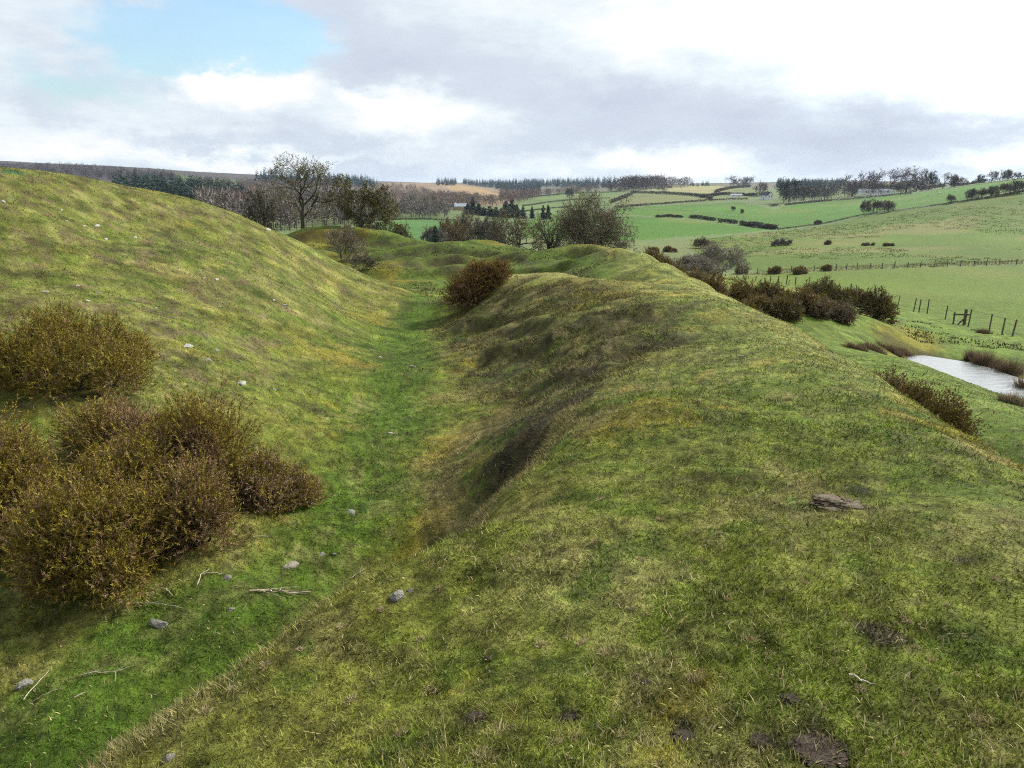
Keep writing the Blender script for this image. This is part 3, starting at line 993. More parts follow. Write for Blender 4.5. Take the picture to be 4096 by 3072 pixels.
    c *= (1 + smooth(8, 20, r) * (1 - smooth(60, 110, r)) * .75 * spk2)[:, None].clip(.4, 1.9)
    brk = np.clip(.55 + 2.2 * spk + 1.0 * spk2, 0, 1)
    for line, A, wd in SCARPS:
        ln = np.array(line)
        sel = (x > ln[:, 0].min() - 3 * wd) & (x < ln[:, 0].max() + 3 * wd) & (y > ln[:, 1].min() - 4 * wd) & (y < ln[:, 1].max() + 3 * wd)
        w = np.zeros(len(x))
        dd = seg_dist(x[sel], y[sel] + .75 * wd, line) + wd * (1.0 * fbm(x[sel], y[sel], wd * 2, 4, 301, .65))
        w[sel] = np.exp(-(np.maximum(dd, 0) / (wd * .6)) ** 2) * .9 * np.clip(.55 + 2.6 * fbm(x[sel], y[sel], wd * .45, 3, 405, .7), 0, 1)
        mix(HEATH_AND_SHADE * 1.15, w)  # near faces of the scarps: rough growth, plus their shading painted dark
    # mud round the pond
    mud = seg_dist(x, y, POND_LINE)
    mix(np.array((0.060, 0.055, 0.022)), (1 - smooth(0.3, 1.6, mud + 3 * mid)) * 0.7 * (x > 10) * (y < 60))
    return c.reshape(sh + (3,))


POND_PX = [(905, 354.5), (925, 357), (945, 360), (968, 363.5), (990, 369), (1008, 375.5), (1030, 382), (1062, 392), (1066, 400), (1040, 402), (1015, 400), (990, 397), (965, 389), (945, 380), (925, 369), (910, 360)]


def pond_pt(u, v):
    b = (384 - v) / F
    Y = POND_Z / ((-SP + b * CP) / (CP + b * SP))
    return P(u, v, Y)


POND_XY = [pond_pt(*p)[:2] for p in POND_PX]
POND_LINE = POND_XY + [POND_XY[0]]
RIDY = [P(*q)[1] for q in RID]
RIDX = [P(*q)[0] for q in RID]
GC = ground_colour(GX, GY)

nr, nt_ = GX.shape
V = np.stack([GX, GY, GZ], -1).reshape(-1, 3)
idx = np.arange(nr * nt_).reshape(nr, nt_)
quads = np.stack([idx[:-1, :-1], idx[1:, :-1], idx[1:, 1:], idx[:-1, 1:]], -1).reshape(-1, 4)[:, ::-1]
V = np.vstack([V, [[0, 0, float(GZ[0].mean())]]])
fan = np.stack([np.full(nt_ - 1, len(V) - 1), idx[0, 1:], idx[0, :-1]], -1)
gcol = np.vstack([GC.reshape(-1, 3), GC[0].mean(0)[None]])
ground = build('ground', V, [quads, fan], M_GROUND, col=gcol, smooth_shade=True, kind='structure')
tag(ground, 'grassy earthworks with a ditch, banks and the valley fields beyond', 'ground')
# recolour helper for blades
def colour_at(x, y):
    return interp2(GC, np.degrees(np.arctan2(x, y)), np.log(np.maximum(np.hypot(x, y), 0.36)), TH, LR)

# ------------------------------------------------------------------ pond
def ear_fill(name, pts, z, mat):
    bm = bmesh.new()
    vs_ = [bm.verts.new((x, y, z)) for x, y in pts]
    f = bm.faces.new(vs_)
    bmesh.ops.triangulate(bm, faces=[f])
    me = bpy.data.meshes.new(name)
    bm.normal_update()
    bm.to_mesh(me)
    bm.free()
    me.materials.append(mat)
    o = bpy.data.objects.new(name, me)
    COL.objects.link(o)
    return o


cxp, cyp = np.mean([p[0] for p in POND_XY]), np.mean([p[1] for p in POND_XY])
pond = ear_fill('pond_water', [(cxp + (x - cxp) * 1.10 + 0.0, cyp + (y - cyp) * 1.15) for x, y in POND_XY][::-1], POND_Z, M_WATER)
tag(pond, 'shallow pond reflecting the white sky at the foot of the bank', 'water', kind='structure')
if pond.data.polygons[0].normal.z < 0:
    pond.data.flip_normals()


# ------------------------------------------------------------------ generic shapes
def unit(a):
    return a / np.maximum(np.linalg.norm(a, axis=-1, keepdims=True), 1e-9)


def tubes(p0, p1, r0, r1, sides):
    """open prisms for many segments at once -> V, quads"""
    p0, p1 = np.asarray(p0, float), np.asarray(p1, float)
    r0, r1 = np.asarray(r0, float), np.asarray(r1, float)
    d = unit(p1 - p0)
    ref = np.where(np.abs(d[:, 2:]) > 0.9, np.array([[1.0, 0, 0]]), np.array([[0, 0, 1.0]]))
    a = unit(np.cross(d, ref))
    b = np.cross(d, a)
    n = len(p0)
    ang = np.arange(sides) * 2 * np.pi / sides
    ring = np.cos(ang)[None, :, None] * a[:, None] + np.sin(ang)[None, :, None] * b[:, None]
    V0 = p0[:, None] + ring * r0[:, None, None]
    V1 = p1[:, None] + ring * r1[:, None, None]
    V = np.concatenate([V0, V1], 1).reshape(-1, 3)
    base = (np.arange(n) * 2 * sides)[:, None]
    k = np.arange(sides)
    q = np.stack([base + k, base + (k + 1) % sides, base + sides + (k + 1) % sides, base + sides + k], -1).reshape(-1, 4)
    return V, q


def tri_cloud(p, d, length, width, seed=0):
    """thin triangles: base at p, pointing along d"""
    g = np.random.default_rng(seed)
    d = unit(d)
    side = unit(np.cross(d, g.normal(size=d.shape)))
    w = (np.asarray(width) * 0.5)[..., None] if np.ndim(width) else width * 0.5
    l = np.asarray(length)[..., None] if np.ndim(length) else length
    V = np.stack([p - side * w, p + side * w, p + d * l], -2).reshape(-1, 3)
    return V, np.arange(len(V)).reshape(-1, 3)


# ------------------------------------------------------------------ gorse and other shrubs
def gorse(u, vtop, wpx, base, label, seed, shoots=700, k=13, spine=0.036, sw=0.0075, shoot_len=0.19, tip=(0.225, 0.180, 0.026), low=(0.145, 0.088, 0.030), dead=0.25,
          lobes=7, name='gorse_bush', cat='gorse', deadcol=(0.230, 0.150, 0.072), group='gorse bushes', depth=0.9):
    g = np.random.default_rng(seed)
    p = at(u, base[1]) if base[0] == 'Y' else hit(u, base[1])
    Y = p[1]
    H = max(P(u, vtop, Y)[2] - p[2], 0.3)
    Wd = 1.26 * wpx / F * math.hypot(p[1], p[2])
    root = empty(name, tuple(p), label, cat, group)
    sc = H
    # lobes: heads of growth standing on the ground
    lobes = lobes + 3
    la = g.uniform(0, 2 * np.pi, lobes)
    lr = np.sqrt(g.uniform(0, 1, lobes))
    rad = np.minimum(g.uniform(0.20, 0.46, lobes) * min(H * 1.15, Wd), H * 0.62)
    rad[0] = np.minimum(.44 * min(H * 1.15, Wd), H * .6)
    cx = np.cos(la) * lr * np.maximum(Wd / 2 - rad, 0.02)
    cy = np.sin(la) * lr * np.maximum(Wd * depth / 2 - rad, 0.02)
    gz = height(p[0] + cx, p[1] + cy) - p[2]
    top = H * g.uniform(0.62, 0.95, lobes) * (1 - 0.25 * lr ** 2)
    top[0], cx[0], cy[0] = H * 0.97, 0, 0
    rz_ = np.maximum(rad, top * 0.52)
    cz = np.maximum(top - rz_, 0.0) + gz * 0.8
    # shoots over the lobes, right down to the ground
    n = shoots * lobes // 5
    li = g.integers(0, lobes, n)
    dr = unit(g.normal(size=(n, 3)) + np.array([0, 0, 0.25]))
    dr[:, 2] = np.where(dr[:, 2] < -0.75, -dr[:, 2], dr[:, 2])
    bumpy = 1 + 0.28 * np.sin(dr[:, 0] * 5 + li * 2.1) * np.sin(dr[:, 1] * 5.3 + li) + 0.14 * np.sin(dr[:, 2] * 9 + li * 1.3)
    f = g.uniform(0.30, 1.0, n) ** 0.5 * bumpy * 0.86 * np.where(g.random(n) < .05, g.uniform(1.1, 1.35, n), 1)
    pos = np.c_[cx[li] + dr[:, 0] * rad[li] * f, cy[li] + dr[:, 1] * rad[li] * f, cz[li] + dr[:, 2] * rz_[li] * f]
    gl = height(p[0] + pos[:, 0], p[1] + pos[:, 1]) - p[2]
    pos[:, 2] = np.maximum(pos[:, 2], gl + 0.03 + 0.1 * g.random(n) * H)
    sd = unit(dr * 0.75 + np.array([0, 0, 0.55]) + g.normal(size=(n, 3)) * 0.35)
    sl = shoot_len * g.uniform(0.5, 1.25, n)
    t = g.uniform(0, 1, (n, k))
    q = pos[:, None] + sd[:, None] * (sl[:, None] * (t - 0.35))[..., None]
    sdir = unit(sd[:, None] * 0.9 + g.normal(size=(n, k, 3)) * 0.6)
    V, T = tri_cloud(q.reshape(-1, 3), sdir.reshape(-1, 3), spine * g.uniform(0.6, 1.4, n * k), sw, seed)
    tone = g.uniform(0.7, 1.3, (n, 1, 1))
    isd = (g.random(n) < dead)
    # whole patches of a bush die back together
    patch = np.sin(pos[:, 0] * 3.1 / max(Wd, .5) * 2 + seed) + np.sin(pos[:, 1] * 2.7 / max(Wd, .5) * 2 + seed * 2) + 1.6 * (0.5 - pos[:, 2] / H)
    isd |= patch > (2.0 - 2.6 * dead)
    cc = np.where(isd[:, None, None], np.array(deadcol) * (0.6 + 0.5 * t[..., None]), np.array(low) + (np.array(tip) - np.array(low)) * (t[..., None] ** 0.7))
    cc = np.repeat((cc * tone).reshape(-1, 3), 3, 0)
    build('foliage', V, T, M_GORSE, root, cc)
    # stems
    m = 14
    a = g.uniform(0, 2 * np.pi, m)
    s0 = np.c_[np.cos(a) * Wd * .08, np.sin(a) * Wd * .08, np.full(m, -0.05)]
    tgt = g.integers(0, lobes, m)
    s2 = np.c_[cx[tgt], cy[tgt], cz[tgt] + .25 * rz_[tgt]] + np.clip(g.normal(size=(m, 3)), -1, 1) * rad[tgt][:, None] * 0.25
    s1 = (s0 + s2) / 2 + g.normal(size=(m, 3)) * 0.08 * H + np.array([0, 0, -0.05 * H])
    rr = 0.014 * (H ** 0.5)
    Va, Qa = tubes(np.r_[s0, s1], np.r_[s1, s2], np.r_[np.full(m, rr * 1.3), np.full(m, rr)], np.r_[np.full(m, rr), np.full(m, rr * .4)], 4)
    build('stem', Va, Qa, M_STEM, root)
    return root


# the clump at the left edge
NEARG = dict(shoots=1500, k=20, sw=.010)
gorse(64, 300, 165, ('v', 386), 'wide olive gorse bush, the highest up the mound face at the photo edge', 11, dead=0.10, lobes=16, shoots=1150, k=20, sw=.011)
gorse(2, 408, 130, ('v', 530), 'tall gorse bush cut off by the photo edge, below the highest one', 12, dead=0.25, lobes=8, **NEARG)
gorse(108, 392, 140, ('v', 462), 'pale brown gorse bush behind the front bushes of the clump', 13, dead=0.35, lobes=8, **NEARG)
gorse(212, 380, 108, ('v', 492), 'upright olive gorse bush with a pointed top in the clump', 14, dead=0.12, lobes=6, **NEARG)
gorse(266, 452, 92, ('v', 496), 'low pinkish brown half-dead gorse at the tip of the clump by the path', 15, dead=0.55, deadcol=(0.25, 0.175, 0.095), lobes=7, **NEARG)
gorse(92, 458, 150, ('v', 578), 'big rounded gorse bush at the front of the clump, nearest the camera', 16, dead=0.22, lobes=11, shoots=1700, k=20, sw=.010)
gorse(195, 462, 112, ('v', 540), 'brown gorse bush between the front bush and the upright one', 17, dead=0.6, lobes=8, **NEARG)
gorse(150, 430, 115, ('v', 508), 'mixed olive and brown gorse in the middle of the clump', 18, dead=0.3, lobes=6, **NEARG)
# on the second hump, beside the path
gorse(476, 259, 62, ('v', 300), 'single dark brown gorse bush on the hump where the ditch ends', 21, shoots=900, k=11, spine=0.09, sw=0.018, shoot_len=0.3, tip=(0.18, 0.12, 0.025), low=(0.13, 0.075, 0.026), dead=0.35, lobes=11, deadcol=(0.18, 0.11, 0.052))
# outer slope and the chain below it
GC1 = dict(tip=(0.155, 0.118, 0.022), low=(0.105, 0.070, 0.028), deadcol=(0.17, 0.118, 0.065))
OS = dict(shoots=2000, k=10, spine=0.042, sw=0.018, lobes=15, shoot_len=.12)
gorse(884, 369, 58, ('Y', 15.5), 'brown gorse spilling down the outer slope of the bank, topmost of three', 22, dead=0.5, **OS, **GC1)
gorse(911, 376, 60, ('Y', 14.3), 'dense brown gorse on the outer slope, middle of three above the pond', 24, dead=0.35, **OS, **GC1)
gorse(940, 388, 56, ('Y', 13.4), 'olive brown gorse on the outer slope, lowest of three above the pond', 23, dead=0.15, **OS, **GC1)
FG = dict(shoots=420, k=10, spine=0.20, sw=0.05, shoot_len=0.5)
DK = dict(tip=(0.125, 0.102, 0.028), low=(0.085, 0.064, 0.028), deadcol=(0.14, 0.105, 0.062))
for i, (u, vt, w, b, lab, dead, pal) in enumerate([
    (824, 277, 50, 302, 'tall dark gorse with a flat top, highest of the chain below the bank', 0.1, DK),
    (853, 288, 26, 304, 'dark gorse in the dip between the two tallest of the chain', 0.15, DK),
    (876, 286, 40, 319, 'dark gorse with a knob on top, last of the chain towards the fence', 0.1, DK),
    (801, 286, 46, 312, 'brown gorse in front of the tall dark one in the chain', 0.45, GC1),
    (822, 299, 44, 317, 'greyish brown gorse low in the middle of the chain', 0.8, DK),
    (841, 305, 26, 319, 'small rounded brown gorse at the near foot of the chain', 0.4, DK),
    (765, 281, 44, 312, 'dark gorse in the hollow right beside the bank ridge', 0.25, DK),
    (738, 279, 40, 303, 'olive brown gorse touching the bank ridge, with the fence behind', 0.25, GC1),
    (785, 298, 40, 317, 'shadowy gorse at the bottom of the hollow in the chain', 0.3, DK),
    (757, 298, 38, 314, 'brown gorse lowest beside the bank ridge', 0.5, GC1),
    (711, 272, 30, 292, 'brown gorse further up behind the bank ridge', 0.5, GC1),
    (694, 269, 22, 283, 'small rusty gorse peeping over the bank ridge below the grey willow', 0.6, GC1)]):
    Yb = {711: 42, 694: 46, 738: 44, 757: 40, 765: 44}.get(u)
    gorse(u, vt, w, ('Y', Yb) if Yb else ('v', b), lab, 40 + i, dead=dead, lobes=7, **FG, **pal)
for i, (u, vt, w, Y, lab) in enumerate([(648, 249, 22, 62, 'rusty gorse just behind the crest of the far end of the bank'), (661, 254, 20, 60, 'olive gorse behind the bank ridge, left of the grey willow'), (674, 259, 18, 56, 'dark gorse against the foot of the grey willow')]):
    gorse(u, vt, w, ('Y', Y), lab, 60 + i, dead=0.4, lobes=5, **FG, **GC1)
SH = dict(shoots=420, k=9, spine=0.30, sw=0.09, shoot_len=0.7, depth=.6, name='field_shrub', cat='shrub', group='shrubs dotted over the fields')
for i, (u, vt, w, b, lab, pal) in enumerate([
    (702, 236, 20, 248, 'dark round shrub alone in the field above the grey willow', DK),
    (782, 238.5, 17, 245.5, 'pale grey leafless shrub in the rushy field', dict(tip=(.14, .125, .10), low=(.10, .088, .07), deadcol=(.15, .135, .11))),
    (828, 241, 6, 244.5, 'tiny dark shrub on the bank line of the rushy field', DK),
    (868, 244.2, 12, 245.5, 'low dark shrub on the bank line, first of two', DK),
    (887, 244.4, 11, 246, 'low dark shrub on the bank line, second of two', DK),
    (655, 247.5, 12, 253, 'brown shrub at the near edge of the rushy field, first of two', GC1),
    (668, 246.5, 14, 252, 'brown shrub at the near edge of the rushy field, second of two', GC1),
    (776, 267, 13, 274, 'round brown shrub by the far fence, beside the longer one', GC1),
    (800, 267.5, 26, 274, 'long low brown shrub along the far fence', GC1),
    (741, 265, 10, 274, 'brown shrub on the far fence beside the grey willow', GC1),
    (827, 266, 8, 271, 'small brown shrub on the far fence, last of the row', GC1),
    (817, 220, 9, 224.5, 'low grey shrub on the hedge bank between the two fields', dict(tip=(.10, .09, .065), low=(.07, .06, .045)))]):
    gorse(u, vt, w, ('v', b), lab, 80 + i, dead=0.3, lobes=5, **SH, **pal)


# ------------------------------------------------------------------ trees
def skeleton(seed, levels=5, kids=(5, 5, 4, 4, 4), trunk=0.28, spread=0.9, lean=(0, 0), droop=0.0, multi=1, crook=0.22, bole=0.34, limb=1.25):
    g = random.Random(seed)
    segs = []

    def rnd():
        return Vector((g.gauss(0, 1), g.gauss(0, 1), g.gauss(0, 1)))

    def grow(p, d, L, r, lv):
        n = 4 if lv < 3 else 3
        pts = [(p.copy(), r)]
        q = p.copy()
        for i in range(n):
            d = (d + rnd() * crook * (0.5 if lv == 0 else 1) + Vector((lean[0], lean[1], 0.10 - droop * lv)) * (0.35 if lv else 0.1)).normalized()
            q = q + d * (L / n)
            pts.append((q.copy(), r * (1 - 0.62 * (i + 1) / n)))
            segs.append((tuple(pts[-2][0]), tuple(q), pts[-2][1], pts[-1][1], lv))
        if lv >= levels:
            return
        nk = kids[min(lv, len(kids) - 1)]
        for c in range(nk):
            t = (0.35 if lv else trunk * 2) + (1 - (0.35 if lv else trunk * 2)) * (c + g.random()) / nk
            t = min(t, 0.999)
            k = min(int(t * n), n - 1)
            f = t * n - k
            base = pts[k][0].lerp(pts[k + 1][0], f)
            br = pts[k][1] + (pts[k + 1][1] - pts[k][1]) * f
            perp = d.orthogonal().normalized()
            perp.rotate(__import__('mathutils').Quaternion(d, c * 2.4 + g.uniform(-.5, .5) + lv * 1.7))
            ax = perp
            ang = R(g.uniform(28, 62)) * spread * (1.2 if lv == 0 else 1)
            dd = d.copy()
            dd.rotate(__import__('mathutils').Quaternion(ax, ang))
            grow(base, dd, L * g.uniform(0.52, 0.78) * (1.05 - 0.25 * t) * (limb * 1.45 if lv == 0 else 1.0), br * (0.62 if lv else .7), lv + 1)
    for m in range(multi):
        d0 = Vector((g.gauss(0, .12) + (g.uniform(-.5, .5) if multi > 1 else 0), g.gauss(0, .12) + (g.uniform(-.5, .5) if multi > 1 else 0), 1)).normalized()
        grow(Vector((g.gauss(0, .02), g.gauss(0, .02), 0)) * multi, d0, bole, 0.045 / multi ** 0.5, 0)
    return segs


def tree_parts(root, segs, h, w, twig_col, seed, twig_min=0.012, leaves=0, leaf_col=(0.1, 0.09, 0.03), leaf_size=0.12, thick=1.0, leaf_lv=3, top_pale=None, fill=0):
    p0 = np.array([s[0] for s in segs])
    p1 = np.array([s[1] for s in segs])
    r0 = np.array([s[2] for s in segs])
    r1 = np.array([s[3] for s in segs])
    lv = np.array([s[4] for s in segs])
    allp = np.r_[p0, p1]
    lo, hi = np.percentile(allp, 3, 0), np.percentile(allp, 97, 0)
    zs = h / np.percentile(allp[:, 2], 99.7)
    xs = w / (hi[0] - lo[0])
    ys = w / (hi[1] - lo[1])
    S_ = np.array([xs, ys, zs])
    off = np.array([0.0, 0.0, 0])
    p0 = p0 * S_ + off
    p1 = p1 * S_ + off
    rs = (h / 1.2) * thick
    r0, r1 = r0 * rs, r1 * rs
    a = lv <= 2
    V, Q = tubes(p0[a], p1[a], r0[a], r1[a], 5)
    V[:, 2] = np.where(V[:, 2] < 0.02 * h, V[:, 2] - 0.03 * h, V[:, 2])
    build('trunk', V, Q, M_BARK, root)
    b = ~a
    g = np.random.default_rng(seed)
    d = unit(p1[b] - p0[b])
    side = unit(np.cross(d, g.normal(size=d.shape)))
    wa, wb = np.maximum(r0[b], twig_min)[:, None], np.maximum(r1[b], twig_min * 0.6)[:, None]
    V = np.stack([p0[b] - side * wa, p0[b] + side * wa, p1[b] + side * wb, p1[b] - side * wb], 1).reshape(-1, 3)
    faces = [np.arange(len(V)).reshape(-1, 4)]
    hz_ = np.clip(p1[b][:, 2] / h, 0, 1)
    tc = np.array(twig_col)[None] * g.uniform(0.75, 1.25, (b.sum(), 1))
    if top_pale is not None:
        tc = tc + (np.array(top_pale) - tc) * (smooth(0.45, 0.95, hz_))[:, None]
    C = np.repeat(tc, 4, 0)
    if leaves:
        src = np.where(lv >= leaf_lv)[0]
        i = g.choice(src, leaves)
        q = p0[i] + (p1[i] - p0[i]) * g.random((leaves, 1)) + g.normal(size=(leaves, 3)) * leaf_size * 0.6
        V2, T2 = tri_cloud(q, g.normal(size=(leaves, 3)) + np.array([0, 0, .3]), leaf_size * g.uniform(.6, 1.5, leaves), leaf_size * 0.55, seed)
        faces.append(T2 + len(V))
        V = np.vstack([V, V2])
        C = np.vstack([C, np.repeat(np.array(leaf_col)[None] * g.uniform(0.6, 1.4, (leaves, 1)), 3, 0)])
    if fill:                      # fine twigs too dense to follow one by one, out to a rounded outline
        a = unit(g.normal(size=(fill, 3)))
        f = g.uniform(.25, 1.0, fill) ** .5 * (1 + .16 * np.sin(a[:, 0] * 5 + seed) * np.sin(a[:, 2] * 6) + .12 * np.sin(a[:, 1] * 9 + a[:, 2] * 7))
        q = a * f[:, None] * np.array([w * .5, w * .5, h * .47]) + np.array([0, 0, h * .50])
        ok = (q[:, 2] > .05 * h) & (fbm(q[:, 0] + q[:, 1] * .6, q[:, 2], w * .2, 3, seed, .6) > -.07)
        q, a = q[ok], a[ok]
        V2, T2 = tri_cloud(q, a + g.normal(size=a.shape) * .8 + np.array([0, 0, .2]), g.uniform(.2, .6, len(q)), .03, seed + 3)
        faces.append(T2 + len(V))
        V = np.vstack([V, V2])
        C = np.vstack([C, np.repeat(np.array(leaf_col)[None] * g.uniform(0.55, 1.5, (len(q), 1)), 3, 0)])
    build('crown', V, faces, M_TWIG if not leaves else M_LEAF, root, C)


def tree(u, vtop, wpx, base, label, seed, name='bare_tree', cat='tree', group=None, dh=0.0, sk={}, **kw):
    p = at(u, base[1]) if base[0] == 'Y' else hit(u, base[1])
    h = P(u, vtop, p[1])[2] - p[2]
    w = wpx / F * p[1]
    root = empty(name, tuple(p), label, cat, group)
    tree_parts(root, skeleton(seed, **sk), h, w, seed=seed, **kw)
    return root


GREYTW = (0.13, 0.115, 0.095)
OLIVETW = (0.115, 0.10, 0.050)
PURPTW = (0.115, 0.088, 0.080)
# the trees on the far heaps
tree(305, 154, 74, ('Y', 80), 'tallest leafless tree with open twiggy crown and dark trunk on the far mound', 3, sk=dict(levels=5, kids=(6, 5, 4, 4, 3), trunk=0.16, spread=1.0), twig_col=OLIVETW, twig_min=0.016, leaves=2600, leaf_col=(0.115, 0.10, 0.04), leaf_size=0.15, leaf_lv=3, thick=1.15)
tree(358, 177, 56, ('Y', 78), 'mossy spreading tree with short thick trunk beside the tallest one', 8, name='mossy_tree', sk=dict(levels=5, kids=(6, 5, 4, 4, 3), trunk=0.10, spread=1.15), twig_col=(0.10, 0.088, 0.042), twig_min=0.022, leaves=6500, leaf_col=(0.100, 0.086, 0.032), leaf_size=0.22, leaf_lv=2, thick=1.35)
tree(264, 189, 26, ('Y', 92), 'slim dark tree standing behind the slope of the left mound', 12, sk=dict(levels=4, kids=(7, 5, 4, 4), trunk=0.14, spread=0.8), twig_col=(0.075, 0.065, 0.045), twig_min=0.03, leaves=1500, leaf_col=(0.07, 0.06, 0.035), leaf_size=0.25)
tree(588, 194, 62, ('Y', 62), 'wide tangled hawthorn with a dense dome of twigs on the bank end', 17, name='hawthorn_tree', sk=dict(levels=5, kids=(7, 5, 4, 4, 3), trunk=0.06, spread=1.25, droop=0.10, multi=2), twig_col=(0.17, 0.148, 0.105), twig_min=0.018, leaves=7000, fill=16000, leaf_col=(0.125, 0.106, 0.066), leaf_size=0.14, leaf_lv=2, thick=1.1)
tree(516, 207, 44, ('Y', 70), 'dark spreading bare tree left of the hawthorn, with a forked trunk', 23, sk=dict(levels=5, kids=(5, 5, 4, 3, 3), trunk=0.16, spread=1.15), twig_col=(0.13, 0.112, 0.07), twig_min=0.018, leaves=1200, leaf_col=(0.13, 0.112, 0.06), leaf_size=0.18, thick=1.2)
tree(500, 210, 26, ('Y', 74), 'thin dark tree just behind the forked one', 24, sk=dict(levels=4, kids=(6, 5, 4, 4), trunk=0.16, spread=0.9), twig_col=(0.13, 0.112, 0.075), twig_min=0.02, leaves=500, leaf_col=(0.08, 0.07, 0.038), leaf_size=0.2)
tree(546, 211, 28, ('Y', 64), 'upright bare tree with a straight trunk between the forked tree and hawthorn', 27, sk=dict(levels=4, kids=(8, 5, 4, 4), trunk=0.12, spread=0.95), twig_col=(0.13, 0.115, 0.075), twig_min=0.018, leaves=500, leaf_col=(0.09, 0.078, 0.04), leaf_size=0.16, thick=1.15)
# shrubs of thin shoots
tree(343, 223, 32, ('v', 263), 'pale twiggy leafless bush behind the slope of the left mound', 31, name='twiggy_bush', cat='bush', sk=dict(levels=4, kids=(6, 5, 5, 4), trunk=0.02, spread=0.55, multi=5), twig_col=(0.20, 0.165, 0.11), twig_min=0.012, thick=0.5)
tree(364, 252, 26, ('Y', 50), 'low twiggy bush at the foot of the pale one', 33, name='twiggy_bush', cat='bush', sk=dict(levels=4, kids=(5, 5, 5, 4), trunk=0.02, spread=0.8, multi=5), twig_col=(0.15, 0.125, 0.08), twig_min=0.014, thick=0.5)
tree(718, 243, 46, ('Y', 90), 'tall round grey leafless willow behind the bank ridge', 35, name='grey_willow', cat='willow', sk=dict(levels=5, kids=(6, 5, 4, 4, 3), trunk=0.02, spread=0.75, multi=4), twig_col=(0.20, 0.18, 0.14), twig_min=0.022, thick=0.6, leaves=1500, leaf_col=(.18, .16, .12), leaf_size=.2)
tree(692, 256, 40, ('Y', 84), 'lower grey leafless willow leaning on the tall one', 36, name='grey_willow', cat='willow', sk=dict(levels=5, kids=(5, 5, 4, 4, 3), trunk=0.02, spread=0.9, multi=4), twig_col=(0.19, 0.17, 0.13), twig_min=0.022, thick=0.6, leaves=1500, leaf_col=(.17, .15, .11), leaf_size=.2)
tree(400, 223, 26, ('Y', 108), 'flat-topped olive bush on the far side of the heaps by the green field', 37, name='olive_bush', cat='bush', sk=dict(levels=4, kids=(6, 5, 5, 4), trunk=0.03, spread=1.2, multi=3), twig_col=(0.10, 0.09, 0.04), twig_min=0.03, leaves=2500, leaf_col=(0.095, 0.088, 0.03), leaf_size=0.3)
tree(372, 219, 20, ('Y', 90), 'round brown bush under the mossy tree', 38, name='brown_bush', cat='bush', sk=dict(levels=4, kids=(6, 5, 4, 4), trunk=0.03, spread=1.0, multi=4), twig_col=(0.12, 0.10, 0.07), twig_min=0.03, leaves=900, leaf_col=(0.11, 0.09, 0.055), leaf_size=0.25)
for i, (u, vt, w, Y, lab, c) in enumerate([
    (430, 226, 22, 150, 'grey bush first in the thicket behind the heaps', GREYTW), (450, 219, 26, 158, 'orange brown bush in the thicket behind the heaps', (0.16, 0.115, 0.06)),
    (468, 211, 24, 165, 'tall tan bush in the thicket behind the heaps', (0.155, 0.125, 0.075)), (484, 216, 22, 160, 'grey brown bush last in the thicket beside the forked tree', (0.125, 0.105, 0.08)),
    (496, 224, 16, 150, 'small grey bush low behind the forked tree', GREYTW), (556, 238, 16, 70, 'small grey bush under the upright tree by the hawthorn', (0.12, .105, .085))]):
    tree(u, vt, w, ('Y', Y), lab, 100 + i, name='thicket_bush', cat='bush', group='bushes of the thicket', sk=dict(levels=4, kids=(6, 5, 5, 4), trunk=0.02, spread=0.85, multi=4), twig_col=c, twig_min=0.05 if Y > 100 else .02, thick=0.6, leaves=900, leaf_col=c, leaf_size=0.3 if Y > 100 else .15)


def conifer_mesh(seed, tiers=16, per=26):
    g = np.random.default_rng(seed)
    n = tiers * per
    t = np.repeat((np.arange(tiers) + .5) / tiers, per) + g.normal(0, .02, n)
    a = g.uniform(0, 2 * np.pi, n)
    rad = ((1 - t) ** 0.7 * (.75 + .25 * np.sin(t * 23 + seed)) * 0.24 + .02) * g.uniform(0.4, 1.25, n) * (1 + .25 * np.sin(a * 2 + seed))
    d = np.c_[np.cos(a), np.sin(a), g.uniform(-.35, .15, n)]
    p = np.c_[np.zeros(n), np.zeros(n), 0.06 + 0.94 * t]
    V, T = tri_cloud(p + d * (rad * 0.25)[:, None], d, rad * 0.85, 0.10 * (1.15 - t), seed)
    V2, T2 = tri_cloud(p + d * (rad * 0.55)[:, None], d + g.normal(size=(n, 3)) * .5, rad * 0.5, 0.07, seed + 1)
    C = np.repeat(np.array((0.058, 0.080, 0.052))[None] * g.uniform(.6, 1.5, (n, 1)), 3, 0)
    return np.vstack([V, V2]), np.vstack([T, T2 + len(V)]), np.vstack([C, C])


